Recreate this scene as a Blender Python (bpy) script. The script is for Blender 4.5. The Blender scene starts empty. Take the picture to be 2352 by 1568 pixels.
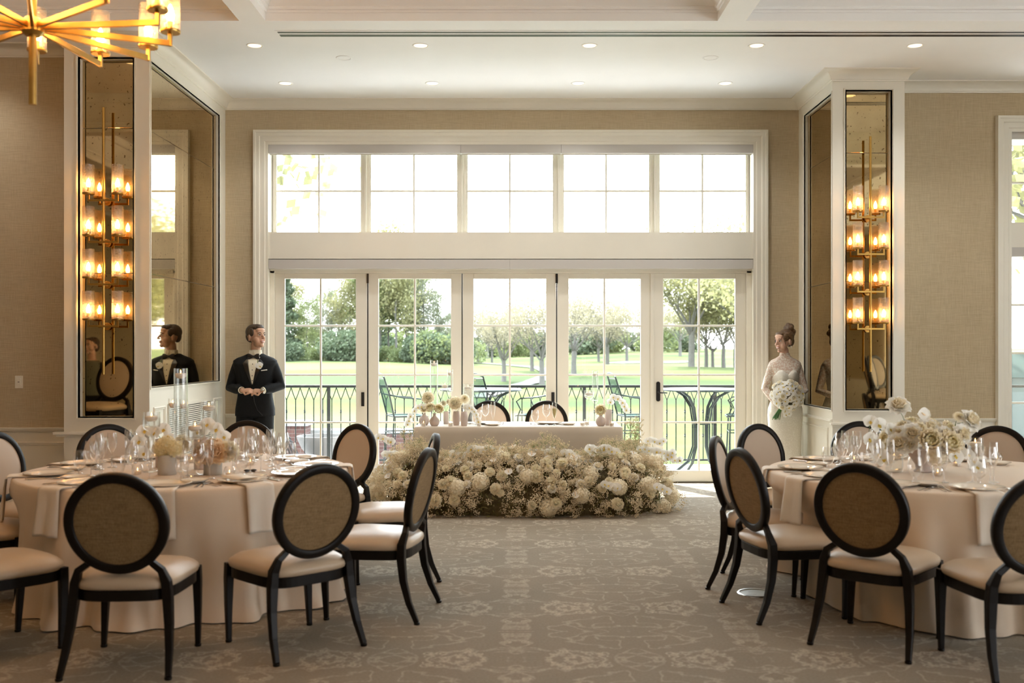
import bpy, math, random
from mathutils import Vector, Matrix, Euler, noise
C = bpy.context.scene.collection
SC = bpy.context.scene
PI = math.pi
rnd = random.Random(7)

# ------------------------------------------------------------------ camera, world, sun, exposure
H = 1.55            # eye height; the camera stands at the origin and looks along +Y
F = 2287.0          # focal length in pixels of the 2352 px wide frame (35 mm)
cam = bpy.data.cameras.new('camera'); camo = bpy.data.objects.new('camera', cam); C.objects.link(camo)
camo.location = (0, 0, H); camo.rotation_euler = (PI/2, 0, 0)
cam.sensor_width = 36; cam.lens = F*36/2352
cam.shift_x = -10/2352; cam.shift_y = 21/2352
cam.clip_end = 2000; cam.clip_start = 0.05
cam.dof.use_dof = True; cam.dof.focus_distance = 11.0; cam.dof.aperture_fstop = 2.2
SC.camera = camo
SC.view_settings.view_transform = 'Standard'; SC.view_settings.look = 'None'
SC.view_settings.exposure = 0.8; SC.view_settings.gamma = 1.0
SC.view_settings.use_curve_mapping = False
SC.cycles.max_bounces = 12; SC.cycles.transparent_max_bounces = 40; SC.cycles.glossy_bounces = 5
SC.cycles.diffuse_bounces = 5; SC.cycles.sample_clamp_indirect = 10; SC.cycles.caustics_reflective = False
SC.cycles.caustics_refractive = False

w = bpy.data.worlds.new('sky'); SC.world = w; w.use_nodes = True
nt = w.node_tree; bg = nt.nodes['Background']
tc = nt.nodes.new('ShaderNodeTexCoord'); sx = nt.nodes.new('ShaderNodeSeparateXYZ')
cr = nt.nodes.new('ShaderNodeValToRGB'); mr = nt.nodes.new('ShaderNodeMapRange')
nt.links.new(tc.outputs['Generated'], sx.inputs[0]); nt.links.new(sx.outputs['Z'], mr.inputs[0])
mr.inputs[1].default_value = -0.1; mr.inputs[2].default_value = 0.7
nt.links.new(mr.outputs[0], cr.inputs[0]); nt.links.new(cr.outputs[0], bg.inputs[0])
cr.color_ramp.elements[0].color = (0.97, 0.98, 0.98, 1); cr.color_ramp.elements[1].color = (0.76, 0.88, 1.0, 1)
bg.inputs[1].default_value = 6.0

sun = bpy.data.lights.new('sun', 'SUN'); suno = bpy.data.objects.new('sun', sun); C.objects.link(suno)
sun.energy = 13.0; sun.angle = math.radians(1.0); sun.color = (1.0, 0.95, 0.87)
suno.rotation_euler = Vector((0.26, -0.46, -0.85)).to_track_quat('-Z', 'Y').to_euler()

def portal(name, loc, sx_, sz_):
    l = bpy.data.lights.new(name, 'AREA'); o = bpy.data.objects.new(name, l); C.objects.link(o)
    l.shape = 'RECTANGLE'; l.size = sx_; l.size_y = sz_; o.location = loc; o.rotation_euler = (-PI/2, 0, 0)
    l.cycles.is_portal = True
    return o
portal('window_light_portal', (-0.06, 11.95, 2.0), 5.8, 3.9)

def P(px, py, D):
    """real position of something seen at a place of the photograph, at its true distance D"""
    return Vector(((px-1186)*D/F, D, H-(py-805)*D/F))

# ------------------------------------------------------------------ tagging
def tag(o, label=None, cat=None, group=None, kind=None):
    if label: o['label'] = label
    if cat: o['category'] = cat
    if group: o['group'] = group
    if kind: o['kind'] = kind
    return o
def empty(name, loc=(0, 0, 0), rz=0, label=None, cat=None, group=None):
    o = bpy.data.objects.new(name, None); C.objects.link(o); o.location = loc; o.rotation_euler = (0, 0, rz)
    o.empty_display_size = 0.1
    return tag(o, label, cat, group)
KIDS = {}
def copy_tree(o, parent=None):
    c = o.copy(); C.objects.link(c)
    if parent is not None: c.parent = parent; KIDS.setdefault(parent.name, []).append(c)
    for ch in list(KIDS.get(o.name, [])): copy_tree(ch, c)
    return c
def dup(o, loc, rz=0, label=None, group=None, scale=None):
    c = copy_tree(o); c.location = loc; c.rotation_euler = (0, 0, rz)
    if label: c['label'] = label
    if group: c['group'] = group
    if scale: c.scale = (scale,)*3 if not hasattr(scale, '__len__') else scale
    return c

# ------------------------------------------------------------------ mesh builder
class MB:
    def __init__(s): s.v = []; s.f = []; s.m = []; s.cur = 0
    def mat(s, i): s.cur = i; return s
    def add(s, vs, fs, M=None):
        b = len(s.v)
        if M is not None: vs = [M @ Vector(v) for v in vs]
        s.v += [tuple(v) for v in vs]
        s.f += [tuple(b+i for i in f) for f in fs]; s.m += [s.cur]*len(fs)
        return s
    def box(s, x0, x1, y0, y1, z0, z1, M=None):
        v = [(x0,y0,z0),(x1,y0,z0),(x1,y1,z0),(x0,y1,z0),(x0,y0,z1),(x1,y0,z1),(x1,y1,z1),(x0,y1,z1)]
        return s.add(v, [(0,3,2,1),(4,5,6,7),(0,1,5,4),(1,2,6,5),(2,3,7,6),(3,0,4,7)], M)
    def lathe(s, prof, n=24, M=None, cap0=False, cap1=False, a0=0, a1=2*PI):
        full = abs(a1-a0-2*PI) < 1e-6
        k = n if full else n+1
        vs = []; fs = []
        for r, z in prof:
            for i in range(k):
                a = a0+(a1-a0)*i/n
                vs.append((r*math.cos(a), r*math.sin(a), z))
        for j in range(len(prof)-1):
            for i in range(n):
                i2 = (i+1) % k
                fs.append((j*k+i, j*k+i2, (j+1)*k+i2, (j+1)*k+i))
        if cap0: fs.append(tuple(range(k-1, -1, -1)))
        if cap1: fs.append(tuple((len(prof)-1)*k+i for i in range(k)))
        return s.add(vs, fs, M)
    def rings(s, rings, closed=False, caps=True, M=None):
        n = len(rings[0]); vs = [p for r in rings for p in r]; fs = []
        m = len(rings)
        for j in range(m if closed else m-1):
            j2 = (j+1) % m
            for i in range(n):
                i2 = (i+1) % n
                fs.append((j*n+i, j*n+i2, j2*n+i2, j2*n+i))
        if caps and not closed:
            fs.append(tuple(range(n-1, -1, -1))); fs.append(tuple((m-1)*n+i for i in range(n)))
        return s.add(vs, fs, M)
    def tube(s, pts, r, n=8, closed=False, M=None, flat=None, up=None, caps=True):
        """r: number or list; flat=(a,b) multiplies the two cross axes"""
        pts = [Vector(p) for p in pts]; m = len(pts)
        rs = r if hasattr(r, '__len__') else [r]*m
        a, b = flat or (1, 1)
        rg = []; prev = None
        for i, p in enumerate(pts):
            if closed: t = pts[(i+1) % m]-pts[i-1]
            else: t = pts[min(i+1, m-1)]-pts[max(i-1, 0)]
            if t.length < 1e-9: t = Vector((0, 0, 1))
            t.normalize()
            if up is not None: u = Vector(up)
            elif prev is not None: u = prev
            else: u = Vector((0, 0, 1)) if abs(t.z) < 0.9 else Vector((1, 0, 0))
            u = u-t*u.dot(t)
            if u.length < 1e-6: u = t.orthogonal()
            u.normalize(); prev = u; w_ = t.cross(u)
            rg.append([p+u*(a*rs[i]*math.cos(2*PI*k/n))+w_*(b*rs[i]*math.sin(2*PI*k/n)) for k in range(n)])
        return s.rings(rg, closed, caps, M)
    def bar(s, p, q, w_=0.02, h_=0.02, up=(0, 0, 1)):
        """a square bar from p to q"""
        p = Vector(p); q = Vector(q); t = (q-p).normalized(); u = Vector(up); u = u-t*u.dot(t)
        if u.length < 1e-6: u = t.orthogonal()
        u.normalize(); v = t.cross(u)
        rg = [[c+v*(sa*w_/2)+u*(sb*h_/2) for sa, sb in ((-1,-1),(-1,1),(1,1),(1,-1))] for c in (p, q)]
        return s.rings(rg)
    def ell(s, c, r, n=12, m=8, M=None, rot=None):
        rx, ry, rz = r if hasattr(r, '__len__') else (r, r, r)
        R = Euler(rot).to_matrix() if rot else None
        vs = []; fs = []; c = Vector(c)
        def pt(x, y, z):
            q = Vector((x*rx, y*ry, z*rz))
            if R: q = R @ q
            return q+c
        vs.append(pt(0, 0, -1))
        for j in range(1, m):
            t = -PI/2+PI*j/m
            for i in range(n):
                a = 2*PI*i/n
                vs.append(pt(math.cos(t)*math.cos(a), math.cos(t)*math.sin(a), math.sin(t)))
        vs.append(pt(0, 0, 1)); L = len(vs)-1
        for i in range(n):
            i2 = (i+1) % n
            fs.append((0, 1+i2, 1+i)); fs.append((L, 1+(m-2)*n+i, 1+(m-2)*n+i2))
            for j in range(m-2):
                fs.append((1+j*n+i, 1+j*n+i2, 1+(j+1)*n+i2, 1+(j+1)*n+i))
        return s.add(vs, fs, M)
    def grid(s, fn, nu, nv, M=None):
        vs = [fn(i/nu, j/nv) for j in range(nv+1) for i in range(nu+1)]
        fs = [(j*(nu+1)+i, j*(nu+1)+i+1, (j+1)*(nu+1)+i+1, (j+1)*(nu+1)+i) for j in range(nv) for i in range(nu)]
        return s.add(vs, fs, M)
    def sweep(s, prof, path, mp, closed=False):
        """prof: (outward, w) points; path: 2-D (u,v) points, outward = left of travel; mp(u,v,w) -> xyz"""
        n = len(path); rg = []
        for i in range(n):
            def nrm(a, b):
                d = Vector((b[0]-a[0], b[1]-a[1])); d.normalize(); return Vector((-d.y, d.x))
            if closed or 0 < i < n-1:
                n1 = nrm(path[i-1], path[i]); n2 = nrm(path[i], path[(i+1) % n])
                q = n1+n2; q = q/max(q.dot(n1), 0.2)
            elif i == 0: q = nrm(path[0], path[1])
            else: q = nrm(path[-2], path[-1])
            rg.append([mp(path[i][0]+q.x*a, path[i][1]+q.y*a, b) for a, b in prof])
        return s.rings(rg, closed, caps=not closed)
    def build(s, name, mats, parent=None, smooth=False, bevel=0, seg=2, loc=None, angle=40):
        me = bpy.data.meshes.new(name); me.from_pydata(s.v, [], s.f)
        if not isinstance(mats, (list, tuple)): mats = [mats]
        for m_ in mats: me.materials.append(m_)
        if len(mats) > 1: me.polygons.foreach_set('material_index', s.m)
        o = bpy.data.objects.new(name, me); C.objects.link(o)
        if parent is not None: o.parent = parent; KIDS.setdefault(parent.name, []).append(o)
        if loc is not None: o.location = loc
        if smooth:
            me.polygons.foreach_set('use_smooth', [True]*len(me.polygons))
            if angle < 180:
                try: me.set_sharp_from_angle(angle=math.radians(angle))
                except Exception: pass
        if bevel:
            b = o.modifiers.new('bevel', 'BEVEL'); b.width = bevel; b.segments = seg; b.limit_method = 'ANGLE'; b.angle_limit = math.radians(35)
        me.update()
        return o
def remesh(o, size=0.008, it=6, fac=0.5):
    r = o.modifiers.new('join', 'REMESH'); r.mode = 'VOXEL'; r.voxel_size = size; r.use_smooth_shade = True
    q = o.modifiers.new('soften', 'SMOOTH'); q.iterations = it; q.factor = fac
    return o
def struct(o): o['kind'] = 'structure'; return o

# ------------------------------------------------------------------ materials
MATS = {}
def mat(name, col, rough=0.5, metal=0.0, noise_=0.0, nscale=20, bump=0.0, bscale=60, spec=0.5, trans=0.0, emit=None, es=0, sheen=0, coat=0, sss=0, stretch=None, alpha=None):
    if name in MATS: return MATS[name]
    m = bpy.data.materials.new(name); m.use_nodes = True; MATS[name] = m
    t = m.node_tree; b = t.nodes['Principled BSDF']
    b.inputs['Base Color'].default_value = (*col, 1); b.inputs['Roughness'].default_value = rough
    b.inputs['Metallic'].default_value = metal; b.inputs['Specular IOR Level'].default_value = spec
    if coat: b.inputs['Coat Weight'].default_value = coat
    if sheen: b.inputs['Sheen Weight'].default_value = sheen
    if sss: b.inputs['Subsurface Weight'].default_value = sss; b.inputs['Subsurface Scale'].default_value = 0.02
    if emit: b.inputs['Emission Color'].default_value = (*emit, 1); b.inputs['Emission Strength'].default_value = es
    if alpha is not None: b.inputs['Alpha'].default_value = alpha
    g = t.nodes.new('ShaderNodeTexCoord'); mp = t.nodes.new('ShaderNodeMapping'); t.links.new(g.outputs['Object'], mp.inputs[0])
    if stretch: mp.inputs['Scale'].default_value = stretch
    nz = t.nodes.new('ShaderNodeTexNoise'); nz.inputs['Scale'].default_value = nscale; nz.inputs['Detail'].default_value = 4
    t.links.new(mp.outputs[0], nz.inputs[0])
    if noise_ > 0:
        r = t.nodes.new('ShaderNodeValToRGB'); t.links.new(nz.outputs['Fac'], r.inputs[0])
        r.color_ramp.elements[0].position = 0.3; r.color_ramp.elements[1].position = 0.7
        r.color_ramp.elements[0].color = (*[c*(1-noise_) for c in col], 1); r.color_ramp.elements[1].color = (*[min(1, c*(1+noise_)) for c in col], 1)
        t.links.new(r.outputs[0], b.inputs['Base Color'])
    if bump > 0:
        nb = t.nodes.new('ShaderNodeTexNoise'); nb.inputs['Scale'].default_value = bscale; nb.inputs['Detail'].default_value = 3
        t.links.new(mp.outputs[0], nb.inputs[0])
        bp = t.nodes.new('ShaderNodeBump'); bp.inputs['Strength'].default_value = bump; bp.inputs['Distance'].default_value = 0.01
        t.links.new(nb.outputs['Fac'], bp.inputs['Height']); t.links.new(bp.outputs[0], b.inputs['Normal'])
    if trans:
        # thin cloth, petals and leaves let light through
        out = t.nodes['Material Output']; tr = t.nodes.new('ShaderNodeBsdfTranslucent'); mx = t.nodes.new('ShaderNodeMixShader')
        tr.inputs[0].default_value = (*col, 1); mx.inputs[0].default_value = trans
        if noise_ > 0: t.links.new(r.outputs[0], tr.inputs[0])
        t.links.new(b.outputs[0], mx.inputs[1]); t.links.new(tr.outputs[0], mx.inputs[2]); t.links.new(mx.outputs[0], out.inputs[0])
    return m

def thin_glass(name, tint=(0.97, 0.98, 0.98), base=0.05, edge=0.55, rough=0.01, bump=0, bscale=80, power=3.0, gcol=(1, 1, 1)):
    m = bpy.data.materials.new(name); m.use_nodes = True; t = m.node_tree; t.nodes.clear()
    out = t.nodes.new('ShaderNodeOutputMaterial'); mx = t.nodes.new('ShaderNodeMixShader')
    tr = t.nodes.new('ShaderNodeBsdfTransparent'); gl = t.nodes.new('ShaderNodeBsdfGlossy')
    tr.inputs[0].default_value = (*tint, 1); gl.inputs['Roughness'].default_value = rough; gl.inputs[0].default_value = (*gcol, 1)
    lw = t.nodes.new('ShaderNodeLayerWeight'); lw.inputs[0].default_value = 0.5
    pw = t.nodes.new('ShaderNodeMath'); pw.operation = 'POWER'; pw.inputs[1].default_value = power
    ma = t.nodes.new('ShaderNodeMath'); ma.operation = 'MULTIPLY_ADD'; ma.inputs[1].default_value = edge; ma.inputs[2].default_value = base
    t.links.new(lw.outputs['Facing'], pw.inputs[0]); t.links.new(pw.outputs[0], ma.inputs[0]); t.links.new(ma.outputs[0], mx.inputs[0])
    t.links.new(tr.outputs[0], mx.inputs[1]); t.links.new(gl.outputs[0], mx.inputs[2]); t.links.new(mx.outputs[0], out.inputs[0])
    if bump:
        g = t.nodes.new('ShaderNodeTexCoord'); nb = t.nodes.new('ShaderNodeTexNoise'); nb.inputs['Scale'].default_value = bscale
        bp = t.nodes.new('ShaderNodeBump'); bp.inputs['Strength'].default_value = bump; bp.inputs['Distance'].default_value = 0.01
        t.links.new(g.outputs['Object'], nb.inputs[0]); t.links.new(nb.outputs['Fac'], bp.inputs['Height'])
        t.links.new(bp.outputs[0], gl.inputs['Normal']); t.links.new(bp.outputs[0], lw.inputs['Normal'])
    return m

def nodes_of(m): return m.node_tree, m.node_tree.nodes['Principled BSDF']
def weave(name, c1, c2, sc=220, rough=0.8, spec=0.3, bump=0.3, big=0.10, axis=('X', 'Z')):
    """woven cloth or grasscloth: two stretched noises crossed"""
    m = mat(name, c1, rough, spec=spec); t, b = nodes_of(m)
    g = t.nodes.new('ShaderNodeTexCoord')
    outs = []
    for ax in (0, 1):
        mp = t.nodes.new('ShaderNodeMapping'); t.links.new(g.outputs['Object'], mp.inputs[0])
        v = [1.0, 1.0, 1.0]
        if ax == 0: v[0] = v[1] = 0.06
        else: v[2] = 0.06
        mp.inputs['Scale'].default_value = v
        n = t.nodes.new('ShaderNodeTexNoise'); n.inputs['Scale'].default_value = sc; n.inputs['Detail'].default_value = 2
        t.links.new(mp.outputs[0], n.inputs[0]); outs.append(n.outputs['Fac'])
    ad = t.nodes.new('ShaderNodeMath'); ad.operation = 'ADD'; t.links.new(outs[0], ad.inputs[0]); t.links.new(outs[1], ad.inputs[1])
    nb = t.nodes.new('ShaderNodeTexNoise'); nb.inputs['Scale'].default_value = 1.6; t.links.new(g.outputs['Object'], nb.inputs[0])
    a2 = t.nodes.new('ShaderNodeMath'); a2.operation = 'MULTIPLY_ADD'; a2.inputs[1].default_value = big*4
    t.links.new(nb.outputs['Fac'], a2.inputs[0]); t.links.new(ad.outputs[0], a2.inputs[2])
    r = t.nodes.new('ShaderNodeMapRange'); r.inputs[1].default_value = 0.75; r.inputs[2].default_value = 1.25+big*4
    t.links.new(a2.outputs[0], r.inputs[0])
    mx = t.nodes.new('ShaderNodeMix'); mx.data_type = 'RGBA'; mx.inputs[6].default_value = (*c1, 1); mx.inputs[7].default_value = (*c2, 1)
    t.links.new(r.outputs[0], mx.inputs[0]); t.links.new(mx.outputs[2], b.inputs['Base Color'])
    bp = t.nodes.new('ShaderNodeBump'); bp.inputs['Strength'].default_value = bump; bp.inputs['Distance'].default_value = 0.004
    t.links.new(ad.outputs[0], bp.inputs['Height']); t.links.new(bp.outputs[0], b.inputs['Normal'])
    return m

WHITE = mat('white_paint', (0.80, 0.77, 0.675), 0.35, noise_=0.015, nscale=3)
CEIL = mat('ceiling_paint', (0.90, 0.90, 0.885), 0.6, noise_=0.01, nscale=3)
SHADE = mat('grey_shade_cassette', (0.56, 0.54, 0.51), 0.5)
WALL = weave('grasscloth', (0.445, 0.355, 0.228), (0.59, 0.49, 0.335), sc=150, bump=0.5)
BRASS = mat('brushed_brass', (0.56, 0.35, 0.10), 0.3, 1.0, noise_=0.12, nscale=9)
BLACKM = mat('black_metal', (0.012, 0.012, 0.013), 0.35)
DWOOD = mat('dark_brown_wood', (0.006, 0.004, 0.003), 0.42, noise_=0.2, nscale=30, spec=0.22)
def mirror_mat():
    m = mat('antique_bronze_mirror', (0.60, 0.44, 0.23), 0.03, 1.0); t, b = nodes_of(m)
    g = t.nodes.new('ShaderNodeTexCoord')
    n = t.nodes.new('ShaderNodeTexNoise'); n.inputs['Scale'].default_value = 1.7; n.inputs['Detail'].default_value = 6
    n2 = t.nodes.new('ShaderNodeTexNoise'); n2.inputs['Scale'].default_value = 38; n2.inputs['Detail'].default_value = 5
    t.links.new(g.outputs['Object'], n.inputs[0]); t.links.new(g.outputs['Object'], n2.inputs[0])
    r = t.nodes.new('ShaderNodeValToRGB'); r.color_ramp.elements[0].position = 0.25; r.color_ramp.elements[1].position = 0.75
    r.color_ramp.elements[0].color = (0.44, 0.33, 0.17, 1); r.color_ramp.elements[1].color = (0.68, 0.52, 0.29, 1)
    t.links.new(n.outputs['Fac'], r.inputs[0])
    r2 = t.nodes.new('ShaderNodeValToRGB'); r2.color_ramp.elements[0].position = 0.30; r2.color_ramp.elements[1].position = 0.36
    r2.color_ramp.elements[0].color = (0.35, 0.3, 0.25, 1); r2.color_ramp.elements[1].color = (1, 1, 1, 1)
    t.links.new(n2.outputs['Fac'], r2.inputs[0])
    mx = t.nodes.new('ShaderNodeMix'); mx.data_type = 'RGBA'; mx.blend_type = 'MULTIPLY'; mx.inputs[0].default_value = 1
    t.links.new(r.outputs[0], mx.inputs[6]); t.links.new(r2.outputs[0], mx.inputs[7]); t.links.new(mx.outputs[2], b.inputs['Base Color'])
    return m
MIRROR = mirror_mat()
WGLASS = thin_glass('window_glass', (0.98, 0.99, 0.985), 0.035, 0.3)

def carpet_mat():
    m = mat('damask_carpet', (0.2, 0.16, 0.12), 0.95, spec=0.15); t, b = nodes_of(m)
    g = t.nodes.new('ShaderNodeTexCoord'); s = t.nodes.new('ShaderNodeSeparateXYZ'); t.links.new(g.outputs['Object'], s.inputs[0])
    def M_(op, a, b_=None, c=None):
        n = t.nodes.new('ShaderNodeMath'); n.operation = op
        for i, q in enumerate((a, b_, c)):
            if q is None: continue
            if isinstance(q, (int, float)): n.inputs[i].default_value = q
            else: t.links.new(q, n.inputs[i])
        return n.outputs[0]
    X = M_('PINGPONG', s.outputs[0], 0.62); Y0 = M_('PINGPONG', s.outputs[1], 0.5)
    cb = t.nodes.new('ShaderNodeCombineXYZ'); t.links.new(X, cb.inputs[0]); t.links.new(Y0, cb.inputs[1])
    def N_(scale, detail, src=cb.outputs[0], dist=0):
        n = t.nodes.new('ShaderNodeTexNoise'); n.inputs['Scale'].default_value = scale; n.inputs['Detail'].default_value = detail
        n.inputs['Distortion'].default_value = dist; t.links.new(src, n.inputs[0]); return n.outputs['Fac']
    def band(v, c, wd):   # 1 on the line v = c
        d = M_('ABSOLUTE', M_('SUBTRACT', v, c)); n = t.nodes.new('ShaderNodeMapRange')
        n.inputs[1].default_value = wd; n.inputs[2].default_value = wd*0.4; t.links.new(d, n.inputs[0]); return n.outputs[0]
    vines = band(N_(5, 1.5, dist=0.8), 0.5, 0.032)
    vo = t.nodes.new('ShaderNodeTexVoronoi'); vo.inputs['Scale'].default_value = 7.5; vo.inputs['Randomness'].default_value = 0.9; t.links.new(cb.outputs[0], vo.inputs[0])
    petal = band(M_('ADD', vo.outputs['Distance'], M_('MULTIPLY', N_(26, 2), 0.22)), 0.27, 0.055)
    blossom = band(M_('ADD', vo.outputs['Distance'], M_('MULTIPLY', N_(40, 2), 0.25)), 0.10, 0.07)
    # big medallions
    dx = M_('SUBTRACT', X, 0.31); rr = M_('SQRT', M_('ADD', M_('MULTIPLY', dx, dx), M_('MULTIPLY', Y0, Y0)))
    med = M_('ADD', M_('MULTIPLY', band(M_('ADD', rr, M_('MULTIPLY', N_(16, 3), 0.16)), 0.22, 0.014), 0.8), M_('MULTIPLY', band(M_('ADD', rr, M_('MULTIPLY', N_(24, 3), 0.16)), 0.13, 0.03), 0.8))
    pat = M_('MAXIMUM', M_('MAXIMUM', M_('MULTIPLY', vines, 0.55), M_('MULTIPLY', petal, 0.85)), M_('MAXIMUM', M_('MULTIPLY', blossom, 0.85), med))
    fz = N_(70, 3, g.outputs['Object']); fibre = N_(420, 2, g.outputs['Object'])
    mask = M_('MULTIPLY', pat, M_('MULTIPLY', M_('POWER', fz, 1.6), 2.4))
    shade = N_(1.3, 3, g.outputs['Object'])
    f = M_('MINIMUM', M_('ADD', M_('MULTIPLY', mask, 0.75), M_('MULTIPLY', M_('SUBTRACT', fz, 0.4), 0.5)), 1.0)
    f = M_('MAXIMUM', f, 0.0)
    mx = t.nodes.new('ShaderNodeMix'); mx.data_type = 'RGBA'
    mx.inputs[6].default_value = (0.285, 0.25, 0.20, 1); mx.inputs[7].default_value = (0.60, 0.535, 0.44, 1)
    t.links.new(f, mx.inputs[0])
    m2 = t.nodes.new('ShaderNodeMix'); m2.data_type = 'RGBA'; m2.blend_type = 'MULTIPLY'; m2.inputs[0].default_value = 1
    q = M_('MULTIPLY_ADD', shade, 0.35, M_('MULTIPLY_ADD', fibre, 0.5, 0.57))
    cc = t.nodes.new('ShaderNodeCombineColor'); [t.links.new(q, cc.inputs[i]) for i in range(3)]
    t.links.new(mx.outputs[2], m2.inputs[6]); t.links.new(cc.outputs[0], m2.inputs[7]); t.links.new(m2.outputs[2], b.inputs['Base Color'])
    bp = t.nodes.new('ShaderNodeBump'); bp.inputs['Strength'].default_value = 0.5; bp.inputs['Distance'].default_value = 0.006
    t.links.new(fibre, bp.inputs['Height']); t.links.new(bp.outputs[0], b.inputs['Normal'])
    return m
CARPET = carpet_mat()

# ------------------------------------------------------------------ room shell
CZ = 4.46            # ceiling height
YB = 11.6            # window wall
XL, XR = -3.39, 3.29 # bay side walls
YPL, YPR = 9.2, 10.36  # fronts of the two pillars
YWL, YWR = 9.52, 10.83 # walls left and right of the bay
RX, RY = 9.0, -7.0
struct(MB().box(-RX-.3, RX+.3, RY-.3, 11.78, -0.12, 0.0).build('floor', CARPET))
mb = MB(); mb.box(-RX-.3, RX+.3, 8.88, 12.0, CZ, CZ+0.15)
struct(mb.build('ceiling', CEIL))
mb = MB(); mb.box(-RX-.3, RX+.3, RY-.3, 8.9, 4.92, 5.05); struct(mb.build('ceiling', CEIL))
# coffer beams
bx = [(-6.70, -6.47), (-2.446, -2.215), (1.777, 2.027), (6.02, 6.26)]
by = [(5.05, 5.3), (1.3, 1.55), (-2.45, -2.2), (-6.3, -6.05)]
k = 1
for a, b in bx:
    struct(MB().box(a, b, RY, 8.79, CZ, 4.92).build('trim_%d' % k, CEIL)); k += 1
for a, b in by:
    mb = MB()
    xs = [-RX]+[q for p_ in bx for q in p_]+[RX]
    for i in range(0, len(xs), 2): mb.box(xs[i], xs[i+1], a, b, CZ, 4.92)
    struct(mb.build('trim_%d' % k, CEIL)); k += 1
struct(MB().box(-RX, RX, 8.79, 8.88, CZ, 4.92).build('trim_%d' % k, CEIL)); k += 1
# mouldings inside the coffers
cprof = [(0.0, 4.53), (0.012, 4.53), (0.016, 4.55), (0.03, 4.555), (0.035, 4.575), (0.03, 4.58), (0.05, 4.60), (0.085, 4.65), (0.12, 4.72), (0.16, 4.78), (0.165, 4.80), (0.19, 4.805), (0.20, 4.84), (0.20, 4.92), (0.0, 4.92)]
ys = [8.79, 5.3, 5.05, 1.55, 1.3, -2.2, -2.45, -6.05]
for i in range(0, 8, 2):
    for x0, x1 in ((-6.47, -2.446), (-2.215, 1.777), (2.027, 6.02), (-RX, -6.70), (6.26, RX)):
        y1, y0 = ys[i], ys[i+1]
        mb = MB(); mb.sweep(cprof, [(x0, y0), (x1, y0), (x1, y1), (x0, y1)], lambda u, v, w_: (u, v, w_), closed=True)
        struct(mb.build('trim_%d' % k, CEIL, smooth=True, angle=30)); k += 1

# linear slot diffuser in the ceiling
vent = empty('ceiling_slot_vent', (0, 9.15, CZ), label='long black double slot air vent running across the white ceiling', cat='vent')
MB().box(-2.2, 7.5, -0.1, 0.085, -0.004, -0.0005).build('frame', CEIL, vent)
for y0, y1 in ((-0.071, -0.034), (0.008, 0.066)):
    MB().box(-2.18, 7.48, y0, y1, -0.006, -0.0041).build('slot', BLACKM, vent)

# the walls
def wallbox(name, *a, m=WALL): return struct(MB().box(*a).build(name, m))
OX0, OX1, OZ1 = (583-1186)/197.16+0.15, (1763-1186)/197.16-0.15, 4.116-0.15   # great opening
WZ = 0.80
def wall_with_dado(name, x0, x1, y0, y1, zt=CZ):
    mb = MB(); mb.mat(0).box(x0, x1, y0, y1, WZ, zt); mb.mat(1).box(x0, x1, y0, y1, 0, WZ)
    return struct(mb.build(name, [WALL, WHITE]))
mb = MB(); mb.mat(0)
mb.box(XL-.05, OX0, YB, YB+.3, WZ, CZ); mb.box(OX1, XR+.05, YB, YB+.3, WZ, CZ); mb.box(OX0, OX1, YB, YB+.3, OZ1, CZ)
mb.mat(1).box(XL-.05, OX0, YB, YB+.3, 0, WZ); mb.box(OX1, XR+.05, YB, YB+.3, 0, WZ)
struct(mb.build('wall_back', [WALL, WHITE]))
wall_with_dado('wall_left', -RX, -4.18, YWL, YWL+.3)
# right wall with its own window opening
WX0, WX1, WT = 5.36, 6.9, 3.95
mb = MB(); mb.mat(0); mb.box(4.04, WX0, YWR, YWR+.3, WZ, CZ); mb.box(WX1, RX, YWR, YWR+.3, WZ, CZ); mb.box(WX0, WX1, YWR, YWR+.3, WT, CZ)
mb.mat(1).box(4.04, WX0, YWR, YWR+.3, 0, WZ); mb.box(WX1, RX, YWR, YWR+.3, 0, WZ)
struct(mb.build('wall_right', [WALL, WHITE]))
# side and rear walls of the room (behind the camera, seen in the mirrors)
def sidewall(name, x0, x1):
    mb = MB(); yy = [RY, -3.4, -1.8, 0.2, 1.8, 3.8, 5.4, 12.0]
    mb.mat(0)
    for i in range(0, 8, 2): mb.box(x0, x1, yy[i], yy[i+1], WZ, CZ+.5)
    for i in range(1, 7, 2): mb.box(x0, x1, yy[i], yy[i+1], 3.6, CZ+.5)
    mb.mat(1)
    for i in range(0, 8, 2): mb.box(x0, x1, yy[i], yy[i+1], 0, WZ)
    return struct(mb.build(name, [WALL, WHITE]))
struct(MB().box(-RX-.3, -RX, RY, 12.0, 0, CZ+.5).build('wall_far_left', WALL))
sidewall('wall_far_right', RX, RX+.3)
mb = MB(); mb.mat(0).box(-RX-.3, RX+.3, RY-.3, RY, WZ, CZ+.5); mb.mat(1).box(-RX-.3, RX+.3, RY-.3, RY, 0, WZ)
for i in range(7):
    x = -7.6+i*2.4
    mb.mat(1).box(x, x+.12, RY, RY+.04, WZ, CZ); mb.box(x+1.2, x+1.32, RY, RY+.04, WZ, CZ); mb.box(x, x+1.32, RY, RY+.04, CZ-.35, CZ-.2)
struct(mb.build('wall_rear', [WALL, WHITE]))

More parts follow.
